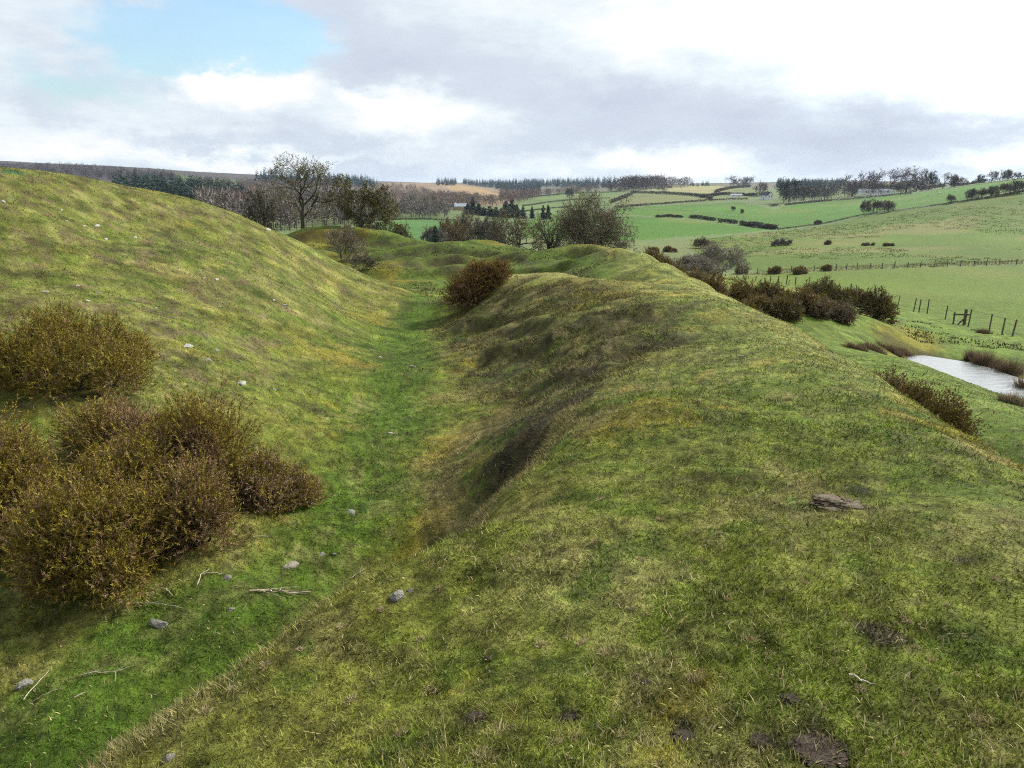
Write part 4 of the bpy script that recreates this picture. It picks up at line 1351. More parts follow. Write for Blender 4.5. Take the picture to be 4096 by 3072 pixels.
CONI = []
for i, (u, vt, w, Y, lab) in enumerate([
    (473, 197, 8, 430, 'tallest dark conifer beside the valley farm'), (468, 203, 7, 425, 'shorter dark conifer left of the tallest one by the valley farm'), (479, 203, 7, 420, 'dark conifer right of the tallest one by the valley farm'),
    (484, 207, 7, 410, 'blunt conifer at the start of the dark row'), (490, 206, 8, 410, 'second conifer of the dark row in the valley'), (496, 207, 7, 405, 'third conifer of the dark row in the valley'), (501, 208, 6, 400, 'last low conifer of the dark row in the valley'),
    (506, 201, 9, 400, 'left conifer of the dense dark pair in the valley'), (512, 199, 9, 405, 'right and taller conifer of the dense dark pair in the valley'), (517, 204, 6, 400, 'small conifer leaning on the dense pair'),
    (523, 206, 5, 395, 'narrow single conifer right of the dense pair'), (532, 206, 5, 400, 'pale single conifer standing by itself in the valley'), (543, 205, 5, 390, 'left of two small conifers by the valley hedge'), (548, 204.5, 5.5, 390, 'right of two small conifers by the valley hedge'),
    (436, 226, 9, 145, 'dark young spruce at the left end of the thicket'), (448, 217, 9, 168, 'dark spruce top rising from the thicket'), (486, 219, 7, 170, 'dark spruce between the thicket bushes and the forked tree')]):
    p = at(u, Y)
    h = P(u, vt, Y)[2] - p[2]
    w_ = 1.7 * w / F * Y / 0.46
    if i < 4:
        root = empty('conifer_tree', tuple(p), lab, 'conifer', 'conifers in the valley', scale=(w_, w_, h))
        V_, T_, C_ = conifer_mesh(200 + i)
        build('crown', V_, T_, M_LEAF, root, C_)
        Vt, Qt = tubes([(0, 0, -.05)], [(0, 0, .8)], [.025], [.006], 6)
        build('trunk', Vt, Qt, M_BARK, root)
        CONI.append(root)
    else:
        copy_tree(CONI[i % 4], tuple(p), lab, rz=i * 1.3, scale=(w_, w_, h))

# skyline and hedgerow trees on the right: a few kinds, copied and resized
KIND = {}


def kind_tree(kind):
    spec = dict(
        round=dict(sk=dict(levels=4, kids=(7, 6, 5, 4), trunk=0.14, spread=1.0), twig_col=PURPTW, twig_min=0.0075, leaves=700, leaf_col=PURPTW, leaf_size=0.035, thick=0.9),
        wind=dict(sk=dict(levels=4, kids=(7, 6, 5, 4), trunk=0.22, spread=1.15, lean=(0.25, 0)), twig_col=(0.135, 0.105, 0.09), twig_min=0.0065, leaves=500, leaf_col=(0.13, 0.10, .085), leaf_size=0.03, thick=1.0),
        shrub=dict(sk=dict(levels=4, kids=(6, 5, 5, 4), trunk=0.02, spread=0.8, multi=4), twig_col=(0.115, 0.10, 0.07), twig_min=0.009, leaves=700, leaf_col=(0.11, .095, .065), leaf_size=0.05, thick=0.7),
        pine=dict(sk=dict(levels=3, kids=(7, 5, 5), trunk=0.33, spread=1.2, lean=(0.1, 0)), twig_col=(0.04, 0.045, 0.03), twig_min=0.01, leaves=1300, leaf_col=(0.028, 0.042, 0.026), leaf_size=0.07, leaf_lv=2))[kind]
    return spec


def far_tree(u, vtop, wpx, base, label, kind, name, cat='tree', group='trees along the skyline and hedges', seed=0, variant=0):
    p = at(u, base[1]) if base[0] == 'Y' else hit(u, base[1])
    h = P(u, vtop, p[1])[2] - p[2]
    h = max(h, 1.0) * (1.3 if kind == 'shrub' else 1.12)
    w = wpx / F * p[1] * (.8 if kind == 'shrub' else 1)
    key = (kind, variant)
    if key not in KIND:
        root = empty(name, tuple(p), label, cat, group, scale=(w, w, h))
        sp = dict(kind_tree(kind))
        sk = sp.pop('sk')
        tree_parts(root, skeleton(300 + variant * 7 + len(kind), **sk), 1.0, 1.0, seed=variant, **sp)
        KIND[key] = root
        return root
    c = copy_tree(KIND[key], tuple(p), label, rz=seed * 1.1 if kind != 'wind' else (seed % 3 - 1) * .3, scale=(w, w, h), group=group)
    c.name = name
    c['category'] = cat
    return c


for i, (u, vt, w, b, lab, kind, nm) in enumerate([
    (868, 172.5, 22, ('Y', 590), 'dense bare beech beside the pair of windswept trees', 'round', 'beech_tree'),
    (888, 171, 24, ('Y', 590), 'left of two windswept bare trees on the skyline, leaning right', 'wind', 'windswept_tree'),
    (905, 169, 26, ('Y', 585), 'right and taller of two windswept bare trees on the skyline', 'wind', 'windswept_tree'),
    (852, 177, 18, ('Y', 600), 'low bare tree at the edge of the wood near the white building', 'round', 'bare_tree'),
    (916, 177, 16, ('Y', 580), 'small bare tree right of the windswept pair', 'round', 'bare_tree'),
    (928, 173, 11, ('Y', 560), 'lone dark pine with a flat crown on the skyline', 'pine', 'pine_tree'),
    (942, 174, 16, ('Y', 560), 'bare tree leaning right beside the lone pine', 'wind', 'windswept_tree'),
    (954, 178, 8, ('Y', 530), 'small bare tree at the start of the skyline hedge', 'shrub', 'hedge_tree'),
    (963, 178, 9, ('Y', 530), 'second small tree on the skyline hedge', 'round', 'hedge_tree'),
    (980, 175.5, 7, ('Y', 525), 'small dark tree on the skyline hedge left of the pole', 'pine', 'hedge_tree'),
    (991, 171.5, 10, ('Y', 525), 'pale bare tree on the skyline hedge beside the pole', 'round', 'hedge_tree'),
    (1007, 172, 10, ('Y', 520), 'round dark bush on the skyline hedge right of the pole', 'shrub', 'hedge_tree'),
    (1017, 173, 7, ('Y', 520), 'last small tree on the skyline hedge at the photo edge', 'pine', 'hedge_tree'),
    (865, 203, 11, ('v', 213.5), 'left of three bare hawthorns in a row between the two fields', 'shrub', 'hawthorn_bush'),
    (876, 202, 12, ('v', 213), 'middle of three bare hawthorns in a row between the two fields', 'shrub', 'hawthorn_bush'),
    (888, 203, 12, ('v', 212), 'right of three bare hawthorns in a row between the two fields', 'shrub', 'hawthorn_bush'),
    (950, 196, 9, ('v', 203.5), 'single hawthorn on the field boundary left of the long row', 'shrub', 'hawthorn_bush'),
    (971, 191, 11, ('v', 200), 'first hawthorn of the long row up the field boundary', 'shrub', 'hawthorn_bush'),
    (982, 190, 10, ('v', 198.5), 'second hawthorn of the long row up the field boundary', 'shrub', 'hawthorn_bush'),
    (992, 188, 11, ('v', 197), 'third hawthorn of the long row up the field boundary', 'shrub', 'hawthorn_bush'),
    (1006, 184.5, 13, ('v', 195), 'fourth hawthorn of the long row up the field boundary', 'shrub', 'hawthorn_bush'),
    (1018, 183, 13, ('v', 193), 'last hawthorn of the long row, at the photo edge', 'shrub', 'hawthorn_bush'),
    (759, 183, 14, ('v', 196.5), 'round bare tree left of the white farmhouse', 'round', 'bare_tree'),
    (738, 177, 18, ('v', 187), 'bare tree on the low knoll beyond the tan field', 'round', 'bare_tree'),
    (749, 177, 10, ('v', 187), 'paler bare tree at the right of the low knoll', 'round', 'bare_tree'),
    (664, 184, 12, ('v', 191.5), 'bare tree standing in front of the beech wood by the tan field', 'round', 'bare_tree'),
    (570, 189, 9, ('v', 199), 'small tree on the hillside hedge above the hawthorn', 'shrub', 'hedge_tree'),
    (742, 210, 4, ('v', 214), 'tiny bush in the bright green field', 'shrub', 'field_bush'),
    (733, 207, 5, ('v', 211), 'tiny dark bush in the bright green field near the hedge gap', 'shrub', 'field_bush'),
    (774, 207, 10, ('v', 206), 'grey bush at the corner below the farmhouse', 'shrub', 'field_bush'),
    (790, 181, 16, ('v', 203), 'dark evergreen tree beside the white farmhouse', 'pine', 'evergreen_tree'),
    (630, 178, 16, ('v', 189), 'dark round tree at the end of the beech wood', 'round', 'beech_tree'),
    (611, 183, 14, ('v', 192), 'brown round tree left of the beech wood', 'round', 'beech_tree')]):
    far_tree(u, vt, w, b, lab, kind, nm, seed=i, variant=i % 2 if kind in ('round', 'shrub') else 0)


# ------------------------------------------------------------------ far woods (each reads as one mass)
def wood(name, label, poly, n, h, kind, cols, seed, cat='woodland', hr=0.25, wide=0.5, tmin=130):
    g = np.random.default_rng(seed)
    us, vs2 = [p[0] for p in poly], [p[1] for p in poly]
    UV = np.c_[g.uniform(min(us), max(us), n * 6), g.uniform(min(vs2), max(vs2), n * 6)]
    UV = UV[in_poly(UV[:, 0], UV[:, 1], poly)][:n]
    G = hits(UV[:, 0], UV[:, 1], tmin)
    G = G[~np.isnan(G[:, 0])]
    G = G[np.hypot(G[:, 0], G[:, 1]) < 4500]
    m = len(G)
    H = h * g.uniform(1 - hr, 1 + hr, m)
    cols = np.array(cols)
    tc = cols[g.integers(0, len(cols), m)] * g.uniform(0.75, 1.25, (m, 1))
    if kind == 'bare':
        k = 80
        a = unit(g.normal(size=(m, k, 3)))
        f = g.uniform(0.3, 1.0, (m, k, 1)) ** 0.5
        c = a * f * np.array([wide * 0.6, wide * 0.6, 0.40])
        p = G[:, None] + (c + np.array([0, 0, 0.55])) * H[:, None, None]
        d = a * 0.8 + np.array([0, 0, 0.9]) + g.normal(size=(m, k, 3)) * .5
        V, T = tri_cloud(p.reshape(-1, 3), d.reshape(-1, 3), np.repeat(H, k) * g.uniform(.08, .2, m * k), np.repeat(H, k) * 0.04, seed)
        C = np.repeat(np.repeat(tc, k, 0) * g.uniform(.7, 1.3, (m * k, 1)), 3, 0)
        V2, T2 = tri_cloud(G - np.array([0, 0, 1.0]), np.tile((0, 0, 1.0), (m, 1)) + g.normal(size=(m, 3)) * .04, H * 0.85, H * 0.05, seed + 1)
        C2 = np.repeat(tc * 0.8, 3, 0)
        V, T, C = np.vstack([V, V2]), np.vstack([T, T2 + len(V)]), np.vstack([C, C2])
    else:
        k = 54
        t = np.tile((np.arange(k) + .5) / k, (m, 1)) + g.normal(0, .02, (m, k))
        an = g.uniform(0, 2 * np.pi, (m, k))
        rad = (1 - np.clip(t, 0, 1)) ** 0.8 * 0.21 + .015
        d = np.stack([np.cos(an), np.sin(an), g.uniform(-.1, .7, (m, k))], -1)
        p = G[:, None] + (np.stack([np.cos(an) * rad * .2, np.sin(an) * rad * .2, .04 + .9 * t], -1)) * H[:, None, None]
        V, T = tri_cloud(p.reshape(-1, 3), d.reshape(-1, 3), (rad * H[:, None] * 1.05).ravel(), np.repeat(H, k) * .10 * (1.1 - np.clip(t, 0, 1).ravel()), seed)
        C = np.repeat(np.repeat(tc, k, 0) * g.uniform(.7, 1.3, (m * k, 1)), 3, 0)
    o = build(name, V, T, M_WOOD, None, C, kind='stuff')
    tag(o, label, cat)
    return o


PUR = [(0.135, 0.105, 0.098), (0.15, 0.12, 0.108), (0.12, 0.098, 0.088)]
BRN = [(0.175, 0.13, 0.10), (0.155, 0.12, 0.098), (0.20, 0.15, 0.105)]
GRY = [(0.165, 0.145, 0.122), (0.185, 0.16, 0.135), (0.14, 0.12, 0.105)]
CON = [(0.034, 0.055, 0.04), (0.04, 0.064, 0.046), (0.03, 0.048, 0.036)]
wood('bare_woodland', 'purple grey leafless wood along the far left hillside', [(0, 167), (60, 166), (172, 173.5), (180, 184), (120, 183), (60, 177), (0, 172.5)], 800, 6.5, 'bare', [(.082, .068, .07), (.095, .078, .076), (.072, .062, .064)], 1)
wood('bare_woodland', 'scrubby leafless wood along the top of the far left ridge', [(0, 161.5), (140, 168), (300, 176.5), (330, 178), (330, 181), (230, 178), (172, 173), (60, 166), (0, 165)], 260, 1.8, 'bare', [(.06, .055, .055), (.07, .062, .06)], 2)
wood('conifer_plantation', 'dark conifer belt below the far left hillside woods', [(108, 186), (150, 189), (245, 196.5), (248, 201), (200, 202), (150, 197)], 260, 13, 'conifer', CON, 3)
wood('bare_woodland', 'grey leafless wood behind the slope of the left mound', [(195, 206), (230, 205), (290, 206), (385, 210), (385, 222), (290, 232), (240, 226), (200, 216)], 420, 8.5, 'bare', GRY + PUR, 4)
wood('bare_woodland', 'purple brown leafless wood on the slope behind the two mound trees', [(180, 186), (240, 184), (330, 183), (372, 186), (378, 200), (300, 204), (235, 196)], 520, 9, 'bare', PUR + BRN, 5)
wood('conifer_plantation', 'dark conifer wood on the skyline behind the tallest tree', [(250, 181), (300, 180), (335, 179.5), (372, 182), (378, 188), (330, 186), (280, 184)], 190, 22, 'conifer', CON, 6, hr=.12)
wood('bare_woodland', 'brown larch and birch wood on the far hillside', [(376, 186), (410, 187), (430, 193), (470, 199), (500, 206), (470, 209), (430, 206), (376, 204)], 620, 9, 'bare', BRN, 7)
wood('conifer_plantation', 'small dark conifer clump above the green field', [(399, 206.5), (434, 207.5), (434, 209.5), (399, 208.5)], 34, 10.5, 'conifer', CON, 8)
wood('bare_woodland', 'grey leafless trees along the near edge of the green field', [(378, 208), (398, 210), (440, 212), (452, 215), (440, 219), (400, 218.5), (378, 220)], 200, 6.5, 'bare', GRY, 9)
wood('conifer_plantation', 'blue green plantation on the far central hillside', [(463, 182), (500, 182), (541, 184), (541, 194), (515, 194), (490, 188), (463, 184.5)], 420, 17, 'conifer', CON, 10)
wood('conifer_plantation', 'distant plantation along the ridge right of centre', [(520, 181.5), (560, 181.5), (617, 185), (617, 189), (570, 188), (530, 187)], 300, 20, 'conifer', CON, 11)
wood('bare_woodland', 'brown scrub below the central plantation', [(500, 192), (520, 196), (545, 194), (600, 190), (600, 192), (545, 197), (520, 203), (500, 203)], 260, 9, 'bare', BRN, 12)
wood('conifer_plantation', 'round dark knoll wood on the central skyline', [(437, 183), (456, 183), (456, 186), (437, 186)], 46, 19, 'conifer', [(.05, .05, .04), (.035, .045, .035)], 13)
wood('bare_woodland', 'beech wood standing above the tan field', [(618, 188.5), (640, 187), (662, 186.5), (662, 189.5), (640, 190.5), (618, 191)], 110, 15, 'bare', [(0.085, 0.062, 0.055), (0.10, .07, .06), (.05, .05, .04)], 14, wide=.8)
wood('bare_woodland', 'line of tall bare trees behind the tan field', [(662, 186), (690, 185.5), (690, 187.5), (662, 188)], 34, 12, 'bare', PUR, 15, wide=.8)
wood('conifer_plantation', 'short row of conifers at the end of the tan field', [(690, 185), (709, 185), (709, 186.5), (690, 187)], 16, 9, 'conifer', CON, 16)
wood('conifer_plantation', 'dark conifer wood on the skyline behind the white farm', [(777, 184.5), (845, 184), (845, 188), (777, 189)], 170, 13, 'conifer', CON, 17, hr=.12)
wood('bare_woodland', 'purple brown wood round the white farm buildings', [(783, 196), (800, 193), (850, 192), (905, 188.5), (912, 192.5), (880, 195.5), (850, 198), (800, 203), (783, 204)], 240, 8, 'bare', [(0.105, 0.08, 0.068), (0.085, .066, .058), (.04, .05, .035)], 18, wide=.8)


# ------------------------------------------------------------------ hedges
def hedge(pts, hpx, label, seed, dens=26, col=((0.07, 0.064, 0.042), (0.10, 0.088, 0.055)), name='hedge', wid=None, gap=0.0):
    g = np.random.default_rng(seed)
    L_ = np.array([hit(*p) for p in pts])
    seg = np.linalg.norm(np.diff(L_[:, :2], axis=0), axis=1)
    H = 0.85 * hpx / F * float(np.mean(L_[:, 1]))
    n = int(np.clip(seg.sum() / H * dens * 4, 200, 3500))
    s = g.uniform(0, seg.sum(), n)
    cum = np.r_[0, np.cumsum(seg)]
    i = np.clip(np.searchsorted(cum, s) - 1, 0, len(seg) - 1)
    t = ((s - cum[i]) / seg[i])[:, None]
    base = L_[i, :2] * (1 - t) + L_[i + 1, :2] * t
    keep = fbm(base[:, 0], base[:, 1], H * 4, 2, seed) > -0.5 + gap
    base = base[keep]
    n = len(base)
    nrm = g.normal(size=(n, 2))
    hloc = H * (0.85 + 0.5 * fbm(base[:, 0], base[:, 1], H * 2.5, 3, seed + 5))
    xy = base + nrm * H * 0.22
    z = height(xy[:, 0], xy[:, 1]) + g.random(n) ** 0.7 * hloc
    p = np.c_[xy, z]
    V, T = tri_cloud(p, g.normal(size=(n, 3)) + np.array([0, 0, .4]), H * g.uniform(.2, .5, n), H * .26, seed)
    org = np.array([*L_[0]])
    C = np.repeat(np.array(col)[g.integers(0, 2, n)] * g.uniform(.6, 1.4, (n, 1)), 3, 0)
    o = build(name, V - org, T, M_LEAF, None, C, loc=tuple(org))
    return tag(o, label, 'hedge', 'hedges dividing the fields')


for i, (pts, hp, lab, kw) in enumerate([
    ([(656, 217.5), (668, 217), (682, 217.8)], 3.2, 'short clipped hedge piece at the left of the broken hedge line', {}),
    ([(690, 218), (700, 219), (715, 221)], 4, 'second piece of the broken hedge line', {}),
    ([(718, 222.5), (727, 223), (737, 224)], 4.5, 'shortest shaggy piece of the broken hedge line', dict(gap=.15)),
    ([(741, 225), (758, 227.5), (776, 229.5)], 5.5, 'longest and tallest clipped piece ending the broken hedge line', dict(dens=40)),
    ([(614, 208.5), (640, 206), (681, 203), (715, 200.5), (748, 199.5)], 2.6, 'long dark hedge curving below the olive fields', dict(dens=30)),
    ([(631, 193), (650, 193.5), (680, 195), (705, 197.5), (712, 199.5)], 3.2, 'thick dark hedge below the tan field', dict(dens=30)),
    ([(612, 203), (622, 199), (634, 193)], 3.5, 'overgrown hedge running uphill at the valley edge', {}),
    ([(700, 198), (722, 195), (757, 196.5)], 3.4, 'thick brown hedge left of the white farmhouse', dict(col=((0.085, .066, .055), (.065, .052, .045)))),
    ([(715, 193), (730, 189), (750, 187)], 3.0, 'hedge climbing towards the low knoll', {}),
    ([(777, 230), (800, 227), (820, 224.5), (850, 218), (872, 214), (900, 211), (930, 206.5)], 1.8, 'low scruffy boundary hedge between the bright field and the rushy field', dict(gap=.2, dens=20)),
    ([(930, 206.5), (950, 203.8), (975, 200), (1000, 196), (1040, 190)], 2.0, 'dark hedge base under the long row of hawthorns', dict(dens=24)),
    ([(920, 190), (932, 188.5), (944, 187)], 3.5, 'dark clipped hedge block below the lone pine', dict(dens=40)),
    ([(953, 185.2), (985, 182), (1010, 180), (1045, 178)], 3.6, 'dark clipped hedge along the skyline at the right', dict(dens=40)),
    ([(522, 206.5), (545, 203), (575, 200), (610, 198.5)], 1.6, 'thin hedge across the pale hillside field, upper', {}),
    ([(520, 212), (545, 209), (580, 206)], 1.6, 'thin hedge across the pale hillside field, lower', {}),
    ([(530, 197.5), (560, 194.5), (600, 193), (625, 192)], 1.6, 'thin hedge along the top of the pale hillside fields', {}),
    ([(375, 221), (400, 219.8), (430, 219.8), (455, 221)], 2.0, 'hedge along the far edge of the green field', {}),
    ([(785, 205.5), (830, 201), (880, 197), (912, 194)], 2.2, 'dark undergrowth hedge below the wood round the white farm', dict(col=((.06, .05, .042), (.08, .065, .055))))]):
    hedge(pts, hp, lab, 400 + i, **kw)


# ------------------------------------------------------------------ rushes, reeds and the tufted field (stuff)
def rushes(u, vbase, wpx, hpx, label, seed, col=(0.20, 0.14, 0.085), Y=None):
    g = np.random.default_rng(seed)
    p = at(u, Y) if Y else hit(u, vbase)
    d = math.hypot(p[1], p[2])
    W_, H = wpx / F * d, hpx / F * d
    n = 900
    q = np.c_[np.clip(g.normal(0, .24, n), -.55, .55) * W_, np.clip(g.normal(0, .16, n), -.4, .4) * W_]
    q = q + np.round(q / (W_ * .17)) * 0 + g.normal(0, .01, (n, 2))
    z = height(p[0] + q[:, 0], p[1] + q[:, 1]) - p[2]
    b = np.c_[q, z - 0.02]
    dirs = np.c_[q / W_ * 1.3 + g.normal(0, .22, (n, 2)), np.ones(n)]
    lump = .55 + .9 * (fbm(q[:, 0] + seed, q[:, 1], W_ * .3, 3, seed) + .4)
    V, T = tri_cloud(b, dirs, H * lump * g.uniform(.45, 1.25, n), 0.022, seed)
    C = np.array(col)[None] * g.uniform(.6, 1.4, (n, 1))
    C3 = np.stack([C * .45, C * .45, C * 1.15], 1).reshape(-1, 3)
    o = build('rush_clump', V, T, M_LEAF, None, C3, loc=tuple(p))
    return tag(o, label, 'rushes', 'rush clumps round the pond')


for i, a in enumerate([
    (972, 360, 11, 11, 'straw brown rush clump, uppermost in the row beyond the pond'), (984, 366.5, 15, 16, 'tall dark-footed rush clump, second in the row beyond the pond'),
    (995, 368, 10, 10, 'small rush clump between the two tall ones beyond the pond'), (1008, 374, 22, 16, 'widest rush clump, lowest in the row beyond the pond'),
    (1022, 392, 14, 16, 'dark rush clump at the photo edge over the water'), (1013, 404, 26, 13, 'pale rush clump on the near edge of the pond'),
    (856, 349, 20, 7, 'low brown reeds left in the strip behind the grassy spur'), (873, 350, 22, 8, 'brown reeds in the middle of the strip behind the grassy spur'), (891, 352, 22, 8.5, 'brown reeds right in the strip behind the grassy spur'),
    (905, 353.5, 14, 5, 'thin reeds at the tip of the pond'), (983, 333, 11, 6, 'reddish rush tuft against the fence post right of the stile')]):
    rushes(*a, seed=500 + i, col=(0.20, 0.14, 0.085) if i not in (5,) else (0.30, 0.235, 0.15))


def tufts(name, label, poly, n, h, w, col, seed, thresh=-1.0, sc=12, cat='rushes'):
    g = np.random.default_rng(seed)
    P_ = np.array(poly)
    lo, hi = P_.min(0), P_.max(0)
    xy = g.uniform(lo, hi, (n * 5, 2))
    xy = xy[in_poly(xy[:, 0], xy[:, 1], poly)]
    xy = xy[fbm(xy[:, 0], xy[:, 1], sc, 3, seed) > thresh][:n]
    m, k = len(xy), 9
    q = xy[:, None] + g.normal(size=(m, k, 2)) * w * np.array([1.0, 0.6])
    z = height(q[..., 0].ravel(), q[..., 1].ravel())
    p = np.c_[q.reshape(-1, 2), z - .03]
    V, T = tri_cloud(p, np.c_[g.normal(0, .35, (m * k, 2)), np.ones(m * k)], h * g.uniform(.6, 1.2, m * k), h * .5, seed)
    C = np.repeat(np.repeat(np.array(col)[None] * g.uniform(.55, 1.35, (m, 1)), k, 0), 3, 0)
    o = build(name, V, T, M_LEAF, None, C, kind='stuff')
    return tag(o, label, cat)


tufts('rush_tufts', 'dark rush tufts scattered over the rushy field', RUSHY, 1900, 0.30, 0.75, (0.062, 0.068, 0.024), 1, -0.03, 30)
tufts('rush_tufts', 'dark tufts over the wet ground between pond and fence', poly_px([(915, 345), (905, 325), (930, 316), (965, 328), (1030, 340), (1050, 352), (1000, 356), (950, 357)]), 150, 0.16, 0.26, (0.085, 0.088, 0.025), 2, 0.02, 4)
tufts('rush_tufts', 'straw coloured rough grass along the far fence', poly_px([(740, 272), (800, 268), (900, 264.5), (1040, 260), (1040, 264), (900, 268), (800, 272.5), (745, 276)]), 300, 0.32, 0.8, (0.25, 0.2, 0.09), 3, -0.02, 14)


# ------------------------------------------------------------------ fences and stile
def post_mesh(root, p, h, r, lean, g):
    top = np.array([p[0] + lean[0], p[1] + lean[1], p[2] + h])
    bot = np.array([p[0], p[1], p[2] - 0.3])
    d = unit((top - bot)[None])[0]
    bm = bmesh.new()
    rings = []
    sides = 7
    ax = unit(np.cross(d, [1.0, 0, 0])[None])[0]
    ay = np.cross(d, ax)
    for t, f in ((0, 1.0), (0.5, .97), (0.97, .95), (1.0, .8)):
        c = bot + (top - bot) * t
        rings.append([bm.verts.new(c + (ax * math.cos(k * 2 * math.pi / sides) + ay * math.sin(k * 2 * math.pi / sides)) * r * f * g.uniform(.9, 1.1)) for k in range(sides)])
    for a, b in zip(rings[:-1], rings[1:]):
        for k in range(sides):
            bm.faces.new((a[k], a[(k + 1) % sides], b[(k + 1) % sides], b[k]))
    bm.faces.new(rings[-1])
    me = bpy.data.meshes.new('post')
    bm.to_mesh(me)
    bm.free()
    me.materials.append(M_POST)
    o = bpy.data.objects.new('post', me)
    COL.objects.link(o)
    o.parent = root
    return top, bot


def fence(pts, label, h, r, seed, wires=3, gaps=()):
    g = random.Random(seed)
    base = [np.asarray(p) for p in pts]
    org = base[0]
    root = empty('wire_fence', tuple(org), label, 'fence')
    ends = []
    for p in base:
        ends.append(post_mesh(root, p - org, h * g.uniform(.9, 1.1), r * g.uniform(.85, 1.2), (g.uniform(-.02, .12) * h, g.uniform(-.05, .05) * h), g))
    for k in range(wires):
        f = 0.45 + 0.5 * k / max(wires - 1, 1)
        runs, a, b = [], [], []
        for i in range(len(ends) - 1):
            if i in gaps:
                runs.append((a, b))
                a, b = [], []
                continue
            p = ends[i][1] + (ends[i][0] - ends[i][1]) * f
            q = ends[i + 1][1] + (ends[i + 1][0] - ends[i + 1][1]) * f
            m = (p + q) / 2 - np.array([0, 0, .015])
            a += [p, m]
            b += [m, q]
        for a, b in runs + [(a, b)]:
            V, Q = tubes(a, b, np.full(len(a), .004), np.full(len(a), .004), 3)
            build('wire', V, Q, M_WIRE, root)
    return root


fence([at(1012, 49), at(1001.6, 49.6), at(989, 51.5), at(968, 54.5), at(945, 59), at(927, 63.4), at(918.5, 64.3), at(913, 66.5), at(897, 68.5), at(880, 72), at(866, 76)],
      'near wire fence with leaning posts running past the stile above the pond', 1.25, 0.05, 1, gaps=(3,))
fence([at(u, Y) for u, Y in [(850, 80), (830, 86), (808, 92), (795, 96), (786, 99), (778, 101), (770, 104), (755, 108), (742, 112), (736, 114), (725, 118)]],
      'stretch of wire fence seen behind the dark gorse chain', 1.2, 0.07, 2)
fence([at(u, 139 + (u - 800) * 0.028) for u in (740, 747, 757, 768, 780, 791, 802, 814, 825, 836, 846, 857, 870, 882, 894, 907, 920, 934, 947, 960, 974, 986, 999, 1016, 1034)],
      'far wire fence across the valley bottom beyond the smooth meadow', 1.2, 0.085, 3)


def box(bm, c, s, rot=None):
    r = bmesh.ops.create_cube(bm, size=1.0)
    bmesh.ops.scale(bm, verts=r['verts'], vec=s)
    if rot is not None:
        bmesh.ops.rotate(bm, verts=r['verts'], cent=(0, 0, 0), matrix=rot)
    bmesh.ops.translate(bm, verts=r['verts'], vec=c)


def bm_part(name, bm, mat, root, bevel=0.0):
    if bevel:
        bmesh.ops.bevel(bm, geom=bm.edges[:], offset=bevel, segments=1, affect='EDGES')
    me = bpy.data.meshes.new(name)
    bm.normal_update()
    bm.to_mesh(me)
    bm.free()
    me.materials.append(mat)
    o = bpy.data.objects.new(name, me)
    COL.objects.link(o)
    o.parent = root
    return o


from mathutils import Matrix
ps = at(958.5, 55.6)
st = empty('wooden_stile', tuple(ps), 'small wooden stile with a top rail and slanting brace in the near fence', 'stile', rz=R(-12))
for x, w_, h_ in ((-.38, .10, .95), (.38, .17, 1.2)):
    bm = bmesh.new()
    box(bm, (x, 0, h_ / 2 - .15), (w_, w_, h_ + .3))
    bm_part('post', bm, M_POST, st, .012)
bm = bmesh.new()
box(bm, (.05, -.13, .80), (1.1, .06, .12))
bm_part('rail', bm, M_POST, st, .01)
bm = bmesh.new()
box(bm, (.17, -.11, .36), (.09, .07, .85), Matrix.Rotation(R(38), 3, 'Y'))
bm_part('brace', bm, M_POST, st, .01)
bm = bmesh.new()
box(bm, (0, -.02, .30), (.62, .22, .05))
bm_part('step', bm, M_POST, st, .008)


# ------------------------------------------------------------------ buildings
def house(name, p, L_, Wd, hw, hr, rz, label, wall, roof, windows, chimney=True):
    root = empty(name, tuple(p), label, 'building', rz=rz)
    bm = bmesh.new()
    x, y = L_ / 2, Wd / 2
    vs_ = [bm.verts.new(c) for c in [(-x, -y, -1), (x, -y, -1), (x, y, -1), (-x, y, -1), (-x, -y, hw), (x, -y, hw), (x, y, hw), (-x, y, hw), (-x, 0, hw + hr), (x, 0, hw + hr)]]
    for f in [(0, 1, 5, 4), (2, 3, 7, 6), (1, 2, 6, 9, 5), (3, 0, 4, 8, 7)]:
        bm.faces.new([vs_[i] for i in f])
    bm_part('wall', bm, wall, root)
    bm = bmesh.new()
    e = 0.35
    k = hr / y
    a = [bm.verts.new(c) for c in [(-x - e, -y - e, hw - k * e + .06), (x + e, -y - e, hw - k * e + .06), (x + e, 0, hw + hr + .06), (-x - e, 0, hw + hr + .06), (x + e, y + e, hw - k * e + .06), (-x - e, y + e, hw - k * e + .06)]]
    bm.faces.new((a[0], a[1], a[2], a[3]))
    bm.faces.new((a[3], a[2], a[4], a[5]))
    bmesh.ops.solidify(bm, geom=bm.faces[:], thickness=-.15)
    rf = bm_part('roof', bm, roof, root)
    if chimney:
        bm = bmesh.new()
        box(bm, (x * .7, 0, hw + hr + .5), (.8, .8, 1.4))
        bm_part('chimney', bm, wall, rf)
    for (fx, fz, w_, h_, face) in windows:
        bm = bmesh.new()
        if face == 'side':
            box(bm, (fx, -y - .02, fz), (w_, .08, h_))
        else:
            box(bm, (x + .02, fx, fz), (.08, w_, h_))
        bm_part('door' if fz < 1.15 else 'window', bm, M_GLASS if fz >= 1.15 else M_TIMBER, root)
    return root


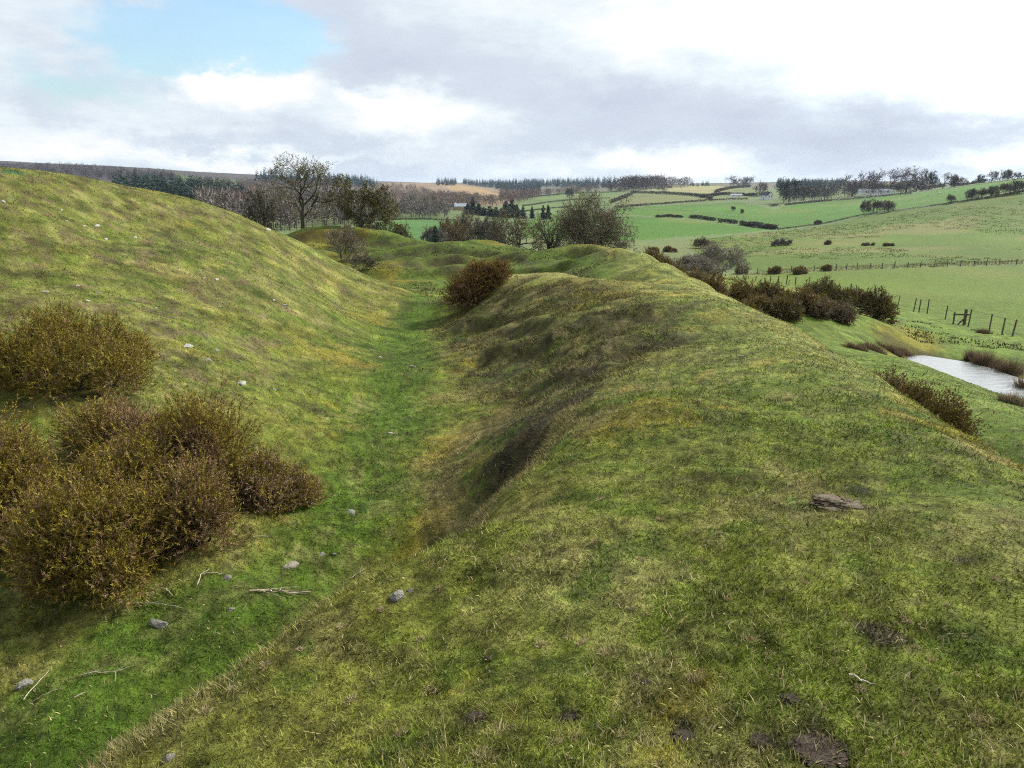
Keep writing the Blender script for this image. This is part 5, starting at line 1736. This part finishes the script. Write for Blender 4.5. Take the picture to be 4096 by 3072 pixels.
house('farmhouse', at(766, 590), 9, 5.2, 3.6, 2.4, R(-65), 'small white gabled farmhouse with dark roof among the trees', M_WALL, M_ROOF, [(-1.2, 2.6, .8, 1, 'end'), (1.2, 2.6, .8, 1, 'end'), (-2.5, 2.4, .9, 1.1, 'side'), (2.5, 2.4, .9, 1.1, 'side'), (0, 1.0, .9, 2, 'side')])
house('farm_building', at(875, 585) + np.array([0, 0, 1.0]), 24, 6, 2.6, 1.2, R(-4), 'long low white farm building behind the field edge on the right', M_WALL, M_SHEET, [(-8, 1.6, 1, .9, 'side'), (-3, 1.6, 1, .9, 'side'), (3, 1.0, 1, 2, 'side'), (8, 1.6, 1, .9, 'side')], chimney=False)
house('barn', at(461.5, 520), 9, 6, 2.8, 1.8, R(5), 'barn with a pale blue metal roof in the valley', M_TIMBER, M_SHEET, [(-2, 1.0, 2, 2.1, 'side'), (2, 1.7, .9, .8, 'side')], chimney=False)
house('cottage', at(453, 525), 5, 4, 2.4, 1.6, R(-10), 'small cream building left of the blue roofed barn in the valley', plain_mat('cream_render', (.55, .45, .26), (.66, .55, .34), .8), M_ROOF, [(-1.2, 1.6, .7, .8, 'side'), (1.2, 1.0, .8, 1.9, 'side')])
house('shed', at(736, 640) + np.array([0, 0, .5]), 9, 3.4, 2.0, .8, R(0), 'low pale shed at the end of the long hedge near the farmhouse', M_WALL, M_SHEET, [(-2.5, 1.3, .8, .6, 'side'), (2, 1.0, .9, 1.7, 'side')], chimney=False)

pp = at(1000, 524)
pole = empty('telegraph_pole', tuple(pp), 'thin telegraph pole with a crossbar rising from the skyline hedge', 'pole')
Vp, Qp = tubes([(0, 0, -.5)], [(0, 0, 7.5)], [.16], [.12], 7)
build('shaft', Vp, Qp, M_POST, pole)
bm = bmesh.new()
box(bm, (0, 0, 6.9), (1.9, .14, .16))
bm_part('crossbar', bm, M_POST, pole)


# ------------------------------------------------------------------ sheep
def sheep_mesh():
    me = bpy.data.meshes.new('sheep')
    vv = [(-.5, 0, .62), (-.2, 0, .64), (.15, 0, .64), (.45, 0, .64), (.62, 0, .80), (.82, 0, .78)]
    rr = [.20, .27, .28, .22, .13, .09]
    ee = [(0, 1), (1, 2), (2, 3), (3, 4), (4, 5)]
    for x, b in ((-.42, 0), (.36, 3)):
        for y in (-.13, .13):
            i = len(vv)
            vv += [(x, y, .36), (x + .01, y, .02)]
            rr += [.07, .045]
            ee += [(b, i), (i, i + 1)]
    me.from_pydata(vv, ee, [])
    o = bpy.data.objects.new('sheep_tmp', me)
    COL.objects.link(o)
    sm = o.modifiers.new('skin', 'SKIN')
    sl = me.skin_vertices[0].data
    for i, r in enumerate(rr):
        sl[i].radius = (r, r)
        sl[i].use_root = (i == 1)
    sb = o.modifiers.new('sub', 'SUBSURF')
    sb.levels = 1
    dg = bpy.context.evaluated_depsgraph_get()
    res = bpy.data.meshes.new_from_object(o.evaluated_get(dg))
    bpy.data.objects.remove(o)
    res.materials.clear()
    res.materials.append(M_FLEECE)
    return res


SHEEP = [(790, 203.5, 'first sheep below the wood at the left of the bright field'), (797.5, 203, 'second sheep below the wood at the left of the bright field'), (807, 202.2, 'third sheep below the wood in the bright field'),
         (836, 199.8, 'sheep alone below the wood, left of the white building'), (852, 199, 'sheep just left of the white building, at the field top'), (874, 196.4, 'sheep in front of the white building, left of a pair'), (878, 197, 'sheep in front of the white building, right of a pair'),
         (890, 195.4, 'sheep right of the white building'), (904, 194.5, 'sheep below the windswept pair of trees'), (918, 193, 'sheep left of the clipped hedge block'), (924, 192.2, 'sheep under the clipped hedge block'),
         (928, 196.5, 'larger sheep standing lower in the bright field'), (937, 191.5, 'sheep below the lone pine, right of the hedge block'), (939, 194.5, 'sheep a little lower than the one below the pine'), (956, 190, 'upper of two sheep one above the other'), (955, 192.6, 'lower of two sheep one above the other'),
         (647.5, 211, 'sheep in the green field below the long curving hedge'), (682, 204.5, 'sheep against the long curving hedge'), (612, 210.5, 'sheep at the left edge of the green field by the hawthorn'), (694, 245, 'sheep near the dark round shrub')]
sm_ = sheep_mesh()
for i, (u, v, lab) in enumerate(SHEEP):
    o = bpy.data.objects.new('sheep', sm_)
    COL.objects.link(o)
    p = hit(u, v)
    o.location = tuple(p)
    o.rotation_euler = (0, 0, i * 2.4 + (0 if i % 2 else 3.1) * .3)
    o.scale = (1.15,) * 3
    tag(o, lab, 'sheep', 'sheep grazing the fields')


# ------------------------------------------------------------------ stones
def stone(u, v, wpx, hpx, label, seed, mat, flat=0.5, name='stone', elong=1.0, layered=False):
    g = np.random.default_rng(seed)
    p = hit(u, v)
    d = float(np.linalg.norm(p))
    w = wpx / F * d
    bm = bmesh.new()
    bmesh.ops.create_icosphere(bm, subdivisions=3, radius=0.5)
    nv = g.normal(size=(9, 3))
    nv /= np.linalg.norm(nv, axis=1)[:, None]
    cut = g.uniform(.26, .42, 9)
    for vt in bm.verts:
        q = np.array(vt.co)
        for n_, c_ in zip(nv, cut):      # broken faces
            s = q @ n_ - c_
            if s > 0:
                q = q - n_ * s
        q = q * (1 + .06 * math.sin(q[0] * 17 + seed) * math.sin(q[1] * 15) + .03 * math.sin(q[2] * 31 + seed))
        if layered:
            q[1] = q[1] + .05 * (((q[0] * 7 + q[2] * 2) % 1) - .5)
        vt.co = q
    me = bpy.data.meshes.new(name)
    bm.to_mesh(me)
    bm.free()
    me.materials.append(mat)
    o = bpy.data.objects.new(name, me)
    COL.objects.link(o)
    h = max(hpx / F * d, .02)
    hw = max(h * 1.1, w * flat)
    e = max(w * .1, .15)
    sx = (hz(p[0] + e, p[1]) - hz(p[0] - e, p[1])) / (2 * e)
    sy = (hz(p[0], p[1] + e) - hz(p[0], p[1] - e)) / (2 * e)
    nrm = Vector((-sx, -sy, 1)).normalized()
    o.rotation_euler = (nrm.to_track_quat('Z', 'Y') @ __import__('mathutils').Quaternion((0, 0, 1), g.uniform(-.35, .35))).to_euler()
    o.scale = (w * 1.15, hw * 1.2, h * 1.3)
    o.location = tuple(p - np.array(nrm) * h * .10)
    return tag(o, label, 'stone', 'loose stones')


ST = [
    (160, 624, 21, 8, 'jagged grey rock, largest in the ditch near the front gorse', M_ROCK), (227, 578, 11, 6, 'grey rock beside two crossed sticks in the ditch', M_ROCK), (292, 565, 16, 6, 'smooth tan oblong rock on the ditch floor', M_TANROCK),
    (321, 555, 9, 3, 'flat dark rock beyond the tan oblong one', M_ROCK), (25, 686, 14, 9, 'dull grey rock half sunk at the left photo edge', M_ROCK), (168, 759, 14, 10, 'rounded grey rock on the bank lip at the bottom of the photo', M_ROCK),
    (230, 610, 9, 4, 'dark flat rock in the lush grass below the dead branch', M_SLATE), (334, 554, 5, 3, 'small grey pebble right of the flat dark rock', M_ROCK), (351, 513, 10, 7, 'rounded pale rock in the middle of the ditch', M_ROCK), (410, 591, 5, 5, 'small reddish grey stone in the hollow of the bank lip', M_ROCK),
    (390, 433, 7, 2.6, 'small pale stone on the path in the ditch', M_PALE), (380, 357, 5, 2, 'tiny white stone on the far part of the path', M_PALE), (412, 367, 7, 3.5, 'grey stone on the path below the dark hump', M_ROCK), (416, 369, 4, 2, 'reddish stone touching the grey one on the path', M_CLOD),
    (188, 346, 12, 4, 'bright white stone right of the highest gorse bush', M_PALE), (241, 383, 15, 6, 'pale slab tilted on the mound above the upright gorse', M_PALE), (274, 390, 4, 3, 'small white stone right of the tilted slab', M_PALE), (239, 361, 4, 3, 'small grey stone above the tilted slab', M_ROCK),
    (208, 360, 9, 3, 'dull grey flat stone below the bright white one', M_ROCK), (217, 350, 8, 2.5, 'thin grey stone right of the bright white one', M_ROCK), (274, 300, 4, 2.2, 'small white stone high on the mound towards the path', M_PALE), (285, 305, 7, 2, 'grey sliver of stone by the small high white one', M_ROCK),
    (219, 307, 5, 2.4, 'pale grey stone in the middle of the mound face', M_ROCK), (204, 278, 4.5, 2.2, 'left of two white stones high on the mound', M_PALE), (217, 279.5, 4.5, 2.6, 'right of two white stones high on the mound', M_PALE), (45, 292, 6, 2, 'white sliver of stone just above the highest gorse', M_PALE),
    (98, 293, 7, 2.4, 'grey stone above the right end of the highest gorse', M_ROCK), (88, 301, 5, 3, 'pinkish pale stone touching the highest gorse', M_PALE), (77, 286, 4, 2, 'pale stone above the highest gorse', M_PALE), (156, 308, 6, 2.5, 'dull stone among bare soil on the mound face', M_ROCK),
    (61, 210, 4, 1.8, 'white stone near the top of the mound at the left', M_PALE), (63, 200, 3.5, 2, 'grey stone highest on the mound', M_ROCK), (66.5, 221, 3.5, 1.6, 'small white stone below the top of the mound', M_PALE), (84.5, 226, 3.2, 2, 'left of two white stones below the mound top', M_PALE),
    (97, 225.5, 7, 2, 'right and longer of two white stones below the mound top', M_PALE), (106, 239, 7, 2.4, 'long white stone in the upper middle of the mound', M_PALE), (135, 237.5, 5, 1.5, 'thin pale stone right of the long white one', M_PALE), (268, 229.5, 10, 2.6, 'white slab on the skyline of the mound near the trees', M_PALE),
    (2, 202, 6, 3, 'pale stone at the photo edge near the mound top', M_PALE), (33, 607, 4, 2.5, 'white pebble under the front gorse bush', M_PALE), (277, 318, 3, 1.6, 'tiny pale stone on the mound beside the path bend', M_PALE)]
for i, (u, v, w, h, lab, m) in enumerate(ST):
    stone(u, v, w, h, lab, 600 + i, m)
sl = stone(397, 597, 12, 13, 'upright fluted grey and white slate stone in the bank lip', 660, M_SLATE, layered=True)
# mole heaps
for i, (u, v, w, h, lab) in enumerate([(791, 699, 15, 8, 'small round earth heap between the straw tufts on the bank'), (820, 750, 40, 9, 'widest scrape of bare earth at the bottom of the photo'), (764, 742, 20, 6, 'bare earth lump left of the widest scrape'),
                                      (683, 738, 20, 11, 'dark earth heap at the bottom, left of the scrapes'), (476, 719, 18, 9, 'lone earth heap on the bank near the ditch side'), (570, 718, 11, 6, 'small earth heap right of the lone one'), (489, 658, 9, 5, 'tiny earth heap above the lone one'), (646, 683, 9, 5, 'tiny dark earth heap below a long straw stalk'), (838, 504, 46, 9, 'long lump of dried brown turf lying on the bank top')]):
    g = np.random.default_rng(700 + i)
    p = hit(u, v)
    d = float(np.linalg.norm(p))
    w_ = w / F * d
    bm = bmesh.new()
    bmesh.ops.create_icosphere(bm, subdivisions=4, radius=.5)
    for vt in bm.verts:
        q = np.array(vt.co)
        s = 1 + (.35 * math.sin(q[0] * 6) * math.cos(q[2] * 7 + q[1] * 5) if w == 46 else 0) + .16 * math.sin(q[0] * 9 + i) * math.sin(q[1] * 11 + i * 2) + .10 * math.sin(q[0] * 23) * math.sin(q[1] * 27 + q[2] * 19) + g.normal(0, .035)
        vt.co = q * s
    for _ in range(150):
        a_, q_ = g.uniform(0, 2 * math.pi), math.sqrt(g.random()) * .62
        zz = max(.0, .25 - q_ * q_) * 1.6 + .02
        cr_ = bmesh.ops.create_icosphere(bm, subdivisions=1, radius=float(g.uniform(.02, .07)))
        for vt in cr_['verts']:
            vt.co = Vector((vt.co.x * g.uniform(.7, 1.3), vt.co.y * g.uniform(.7, 1.3), vt.co.z * g.uniform(1.2, 2.2))) + Vector((q_ * math.cos(a_), q_ * math.sin(a_), zz))
    me = bpy.data.meshes.new('earth_heap')
    bm.to_mesh(me)
    bm.free()
    clod = w == 46
    me.materials.append(M_CLOD if clod else M_SOIL)
    o = bpy.data.objects.new('turf_clod' if clod else 'earth_heap', me)
    COL.objects.link(o)
    o.location = tuple(p)
    o.scale = (w_ * (.85 if clod else 1), w_ * (.6 if clod else .9), h / F * d * (1.1 if clod else 0.65))
    o.rotation_euler = (0, 0, -.08 if clod else 0)
    tag(o, lab, 'turf clod' if clod else 'earth heap', None if clod else 'earth heaps on the bank')


# ------------------------------------------------------------------ sticks
def stick(pts, r, label, seed, twigs=0, name='stick'):
    g = np.random.default_rng(seed)
    H_ = np.array([hit(*q) for q in pts])
    n = 7
    t = np.linspace(0, 1, n)
    tt_ = np.linspace(0, 1, len(H_))
    L_ = np.stack([np.interp(t, tt_, H_[:, k]) for k in range(3)], -1)
    L_[:, :2] += g.normal(0, r * .8, (n, 2))
    L_[:, 2] = height(L_[:, 0], L_[:, 1]) + r * 1.2 + .012
    org = L_[0].copy()
    L_ = L_ - org
    rr = .7 * r * np.linspace(1.0, .45, n)
    o = empty(name, tuple(org), label, 'stick', 'dead sticks in the grass')
    V, Q = tubes(L_[:-1], L_[1:], rr[:-1], rr[1:], 5)
    build('stem', V, Q, M_STICK, o)
    if twigs:
        i = g.integers(1, n - 1, twigs)
        dd = unit(L_[-1:] - L_[:1]) * .8 + g.normal(size=(twigs, 3)) * np.array([.5, .5, .22]) + np.array([0, 0, .12])
        ln = np.linalg.norm(L_[-1]) * g.uniform(.2, .5, twigs)
        for j in range(twigs):
            V, Q = tubes(L_[i[j]][None], (L_[i[j]] + unit(dd)[j] * ln[j])[None], [r * .4], [r * .15], 4)
            build('twig', V, Q, M_STICK, o)
    return o


for i, (pts, r, lab, tw) in enumerate([
    ([(196.5, 587), (209.5, 571)], .010, 'pale stick lying across another in the ditch, steeper one', 0), ([(201, 576.5), (224, 575.3)], .007, 'pale stick lying level across the steeper one', 0), ([(165, 590), (174, 598)], .008, 'short pale stick below the crossed pair', 0),
    ([(250, 593), (280, 593), (312, 594.5)], .012, 'frayed grey dead branch lying in the ditch', 12), ([(252.5, 538.5), (270, 537.5)], .007, 'short level stick near the gorse clump', 0), ([(134, 604), (160, 606), (183, 610)], .008, 'long thin grey stick below the front gorse', 2),
    ([(23, 702), (50, 673)], .007, 'straight pale stalk near the bottom left photo corner', 0), ([(82, 677), (100, 675), (123, 672)], .008, 'grey twig bundle in the grass at the lower left', 7), ([(350, 580), (364, 571.5)], .006, 'dark thin stick below the bank lip', 2),
    ([(74, 700), (90, 693.5)], .007, 'pale flat stalk right of the long straight one', 0), ([(30, 705), (65, 690)], .005, 'pale reed stalk crossing the lower left grass', 2), ([(785, 512), (848, 496)], .0, '', 0),
    ([(850, 680), (872, 690)], .006, 'pale bent stem on the bank at the right of the photo', 2), ([(736, 358.5), (748, 357)], .012, 'whitish stick on the bank near the ridge', 0)]):
    if r:
        stick(pts, r, lab, 800 + i, tw)


# ------------------------------------------------------------------ grass
def grass():
    g = np.random.default_rng(99)
    N = 480000
    th = np.radians(g.uniform(-47, 47, N))
    lr = math.log(0.9) + (math.log(34) - math.log(0.9)) * g.random(N) ** 0.92
    r = np.exp(lr)
    x, y = r * np.sin(th), r * np.cos(th)
    c = colour_at(x, y)
    patch = fbm(x, y, 0.35, 3, 201)
    keep = g.random(N) < np.clip(0.72 + 1.6 * patch, 0.2, 1)
    keep &= c.sum(1) > 0.11                        # bare earth carries none
    x, y, r, c, patch = x[keep], y[keep], r[keep], c[keep], patch[keep]
    n = len(x)
    z = height(x, y)
    tall = fbm(x, y, 0.8, 3, 211)
    L_ = (0.014 + 0.024 * g.random(n)) * (1 + 0.9 * np.clip(tall, -.4, .5)) * (1 + 0.035 * r)
    w = (0.0028 + 0.0022 * g.random(n)) * (1 + 0.16 * r)
    straw = g.random(n) < (0.10 + 0.25 * smooth(0.02, .2, fbm(x, y, 0.5, 3, 221)))
    longs = g.random(n) < 0.005 * (r < 14)
    L_ = np.where(longs, L_ * g.uniform(1.6, 3.4, n), L_)
    w = np.where(longs, w * .75, w)
    d = np.c_[g.normal(0, .75, (n, 2)) + np.array([0.10, 0.05]), np.full(n, .75)]
    col = c * g.uniform(.65, 1.7, (n, 1))
    sc_ = np.array((0.36, 0.29, 0.14)) * g.uniform(.6, 1.25, (n, 1))
    mixw = np.where(straw, .55, 0.0) * g.uniform(.4, 1, n)
    mixw = np.where(longs, .85, mixw)[:, None]
    col = col * (1 - mixw) + sc_ * mixw
    V, T = tri_cloud(np.c_[x, y, z - .004], d, L_, w, 5)
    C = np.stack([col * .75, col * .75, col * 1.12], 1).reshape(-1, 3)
    # longer blades near the camera, green and bleached
    m = 70000
    th = np.radians(g.uniform(-47, 47, m))
    r2 = np.exp(math.log(0.9) + (math.log(11) - math.log(0.9)) * g.random(m))
    x2, y2 = r2 * np.sin(th), r2 * np.cos(th)
    kp = fbm(x2, y2, 0.4, 3, 231) + .5 * fbm(x2, y2, 1.3, 2, 233) + g.normal(0, .08, m) > 0.02
    x2, y2, r2 = x2[kp], y2[kp], r2[kp]
    m = len(x2)
    c2 = colour_at(x2, y2)
    st2 = (g.random(m) < .35)[:, None]
    c2 = np.where(st2, np.array((0.42, 0.345, 0.17)) * g.uniform(.6, 1.2, (m, 1)), c2 * g.uniform(.9, 1.7, (m, 1)))
    base = np.c_[x2, y2, height(x2, y2) - .004]
    d1 = unit(np.c_[g.normal(0, .45, (m, 2)), np.ones(m)])
    d2 = unit(d1 + np.c_[g.normal(.15, .6, (m, 2)), np.full(m, -.35)])
    Ls = g.uniform(.010, .026, m)[:, None] * (1 + .04 * r2[:, None])
    sv = unit(np.cross(d1, g.normal(size=(m, 3)))) * (g.uniform(.0013, .0024, m) * (1 + .13 * r2))[:, None]
    md = base + d1 * Ls
    B = np.stack([base - sv, base + sv, md + sv * .8, md - sv * .8, md + d2 * Ls], 1).reshape(-1, 3)
    k0 = (np.arange(m) * 5)[:, None] + len(V)
    T = np.vstack([T, k0 + np.array([[0, 1, 2]]), k0 + np.array([[0, 2, 3]]), k0 + np.array([[3, 2, 4]])])
    V = np.vstack([V, B])
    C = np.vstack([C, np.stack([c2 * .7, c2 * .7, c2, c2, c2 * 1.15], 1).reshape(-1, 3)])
    # straw hanging over the lip of the bank
    lp = np.array(LIP_LINE)
    m = 9000
    i = g.integers(0, len(lp) - 1, m)
    t = g.random((m, 1))
    q = lp[i] * (1 - t) + lp[i + 1] * t + g.normal(0, .13, (m, 2)) + np.array([.08, 0])
    ok = fbm(q[:, 0], q[:, 1], .5, 3, 241) > -.08
    q = q[ok]
    m = len(q)
    rr_ = np.hypot(q[:, 0], q[:, 1])
    V2, T2 = tri_cloud(np.c_[q, height(q[:, 0], q[:, 1])], np.c_[g.normal(-.5, .5, m), g.normal(.3, .5, m), g.normal(.45, .3, m)], g.uniform(.03, .085, m), .0032 * (1 + .1 * rr_), 9)
    T = np.vstack([T, T2 + len(V)])
    V = np.vstack([V, V2])
    cc = np.where(g.random((m, 1)) < .5, np.array([[.34, .275, .125]]), np.array([[.16, .16, .04]])) * g.uniform(.5, 1.2, (m, 1))
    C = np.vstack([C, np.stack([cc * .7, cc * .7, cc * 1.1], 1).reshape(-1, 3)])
    # roots and dead grass hanging on the broken face below the lip, rough tussocks on the second hump
    m = 120000
    xq, yq = g.uniform(-1.6, 1.6, m), g.uniform(3.9, 9.2, m)
    lsd, _ = lip_side(xq, yq)
    k1 = (lsd > 0.0) & (lsd < .75) & (fbm(xq, yq, .3, 3, 251) > -.05)
    xr, yr = g.uniform(-4, 4.5, 90000), g.uniform(9, 26, 90000)
    k2 = (rough_mask(xr, yr) > g.random(90000)) & (fbm(xr, yr, .5, 3, 253, .6) > .0)
    for xx, yy, ln0, ln1, wd0, pal, dz in ((xq[k1][:16000], yq[k1][:16000], .03, .10, .005, [(.05, .04, .02), (.10, .08, .035), (.22, .17, .08)], -.1), (xr[k2][:26000], yr[k2][:26000], .05, .13, .013, [(.075, .068, .022), (.12, .115, .03), (.24, .2, .085), (.05, .042, .018)], .6)):
        m = len(xx)
        V2, T2 = tri_cloud(np.c_[xx, yy, height(xx, yy) - .005], np.c_[g.normal(-.25, .6, m), g.normal(-.1, .6, m), np.full(m, dz) + g.normal(0, .3, m)], g.uniform(ln0, ln1, m), wd0, 77)
        T = np.vstack([T, T2 + len(V)])
        V = np.vstack([V, V2])
        cc = np.array(pal)[g.integers(0, len(pal), m)] * g.uniform(.7, 1.3, (m, 1))
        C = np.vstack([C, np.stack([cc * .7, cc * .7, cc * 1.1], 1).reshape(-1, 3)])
    m = 60000
    xh, yh = g.uniform(-32, 7, m), g.uniform(33, 84, m)
    kh = fbm(xh, yh, 1.6, 4, 263, .62) > .04
    xh, yh = xh[kh], yh[kh]
    m = len(xh)
    V2, T2 = tri_cloud(np.c_[xh, yh, height(xh, yh) - .01], np.c_[g.normal(0, .7, (m, 2)), np.full(m, .7)], g.uniform(.08, .22, m), .05, 79)
    T = np.vstack([T, T2 + len(V)])
    V = np.vstack([V, V2])
    cc = np.array([(.045, .042, .016), (.075, .085, .016), (.13, .115, .035)])[g.integers(0, 3, m)] * g.uniform(.7, 1.3, (m, 1))
    C = np.vstack([C, np.repeat(cc, 3, 0)])
    # coarse little tufts that mottle the slopes further off
    m = 70000
    th = np.radians(g.uniform(-45, 40, m))
    r3 = np.exp(g.uniform(math.log(6), math.log(38), m))
    x3, y3 = r3 * np.sin(th), r3 * np.cos(th)
    k3 = fbm(x3, y3, .45, 3, 261, .6) > .03
    x3, y3, r3 = x3[k3], y3[k3], r3[k3]
    m = len(x3)
    V2, T2 = tri_cloud(np.c_[x3, y3, height(x3, y3) - .006], np.c_[g.normal(0, .7, (m, 2)), np.full(m, .6)], g.uniform(.03, .075, m), .007 + .0005 * r3, 78)
    T = np.vstack([T, T2 + len(V)])
    V = np.vstack([V, V2])
    cc = colour_at(x3, y3) * np.where(g.random((m, 1)) < .5, .5, 1.35) * g.uniform(.8, 1.2, (m, 1))
    C = np.vstack([C, np.repeat(cc, 3, 0)])
    # pale dead tussocks
    TU = [(540, 645, 11), (581, 643, 13), (604, 653, 14), (694, 679, 18), (498, 732, 24), (481, 758, 26), (647, 743, 18), (557, 743, 11), (750, 640, 15), (697, 677, 14), (805, 583, 8), (727, 600, 7), (770, 655, 10), (905, 620, 10), (930, 660, 9), (975, 720, 14), (860, 690, 10),
          (430, 690, 14), (400, 735, 15), (620, 735, 14), (350, 700, 12), (265, 665, 12), (300, 650, 10), (340, 627, 9), (205, 712, 12), (640, 560, 9), (560, 480, 8), (600, 500, 9), (660, 520, 10), (700, 560, 9), (380, 610, 8), (420, 640, 9), (520, 560, 8), (115, 745, 13), (150, 738, 12), (232, 690, 12)]
    g2 = np.random.default_rng(101)
    ex = np.c_[g2.uniform(420, 1010, 26), g2.uniform(470, 765, 26), g2.uniform(4, 8, 26)]
    for (u, v, s) in [*TU, *map(tuple, ex)]:
        p = hits([u], [v])[0]
        if np.isnan(p[0]):
            continue
        D = float(np.linalg.norm(p))
        sz = s / F * D
        s, k = s * .85, 110
        sz = s / F * D
        a, rr = g2.uniform(0, 2 * np.pi, k), np.sqrt(g2.random(k)) * sz * .42
        bx, by = p[0] + np.cos(a) * rr, p[1] + np.sin(a) * rr
        dirs = np.c_[np.cos(a) * .35 + .25, np.sin(a) * .35, np.full(k, .45)] + g2.normal(size=(k, 3)) * .6
        V2, T2 = tri_cloud(np.c_[bx, by, height(bx, by)], dirs, sz * g2.uniform(.2, .75, k), .0024 * (1 + .1 * D), int(u * 7 + v))
        T = np.vstack([T, T2 + len(V)])
        V = np.vstack([V, V2])
        cc = np.array((0.46, 0.375, 0.20)) * g2.uniform(.45, 1.3, (k, 1))
        C = np.vstack([C, np.stack([cc * .8, cc * .8, cc * 1.1], 1).reshape(-1, 3)])
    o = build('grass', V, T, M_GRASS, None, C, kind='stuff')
    tag(o, 'short grazed grass with straw tufts over banks and ditch', 'grass')


grass()


# ------------------------------------------------------------------ the air between
def haze():
    bpy.context.view_layer.update()
    bm = bmesh.new()
    zmax = float(GZ.max())
    for ob in bpy.data.objects:
        if ob.type == 'MESH' and ob.name != 'ground':
            zmax = max(zmax, max((ob.matrix_world @ Vector(c)).z for c in ob.bound_box))
    lo_, hi_ = float(GZ.min()) - 1.0, zmax + 2.0
    box(bm, (0, 0, (lo_ + hi_) / 2), (15000, 15000, hi_ - lo_))
    me = bpy.data.meshes.new('haze')
    bm.to_mesh(me)
    bm.free()
    o = bpy.data.objects.new('haze', me)
    COL.objects.link(o)
    m = bpy.data.materials.new('haze')
    m.use_nodes = True
    nt = m.node_tree
    nt.nodes.clear()
    out = nt.nodes.new('ShaderNodeOutputMaterial')
    v = nt.nodes.new('ShaderNodeVolumePrincipled')
    v.inputs['Color'].default_value = (0.66, 0.80, 1.0, 1)
    v.inputs['Density'].default_value = HAZE
    v.inputs['Anisotropy'].default_value = 0.2
    nt.links.new(v.outputs[0], out.inputs['Volume'])
    me.materials.append(m)
    tag(o, 'thin bluish air over the valley', 'haze', kind='stuff')


HAZE = 0.6e-4
haze()
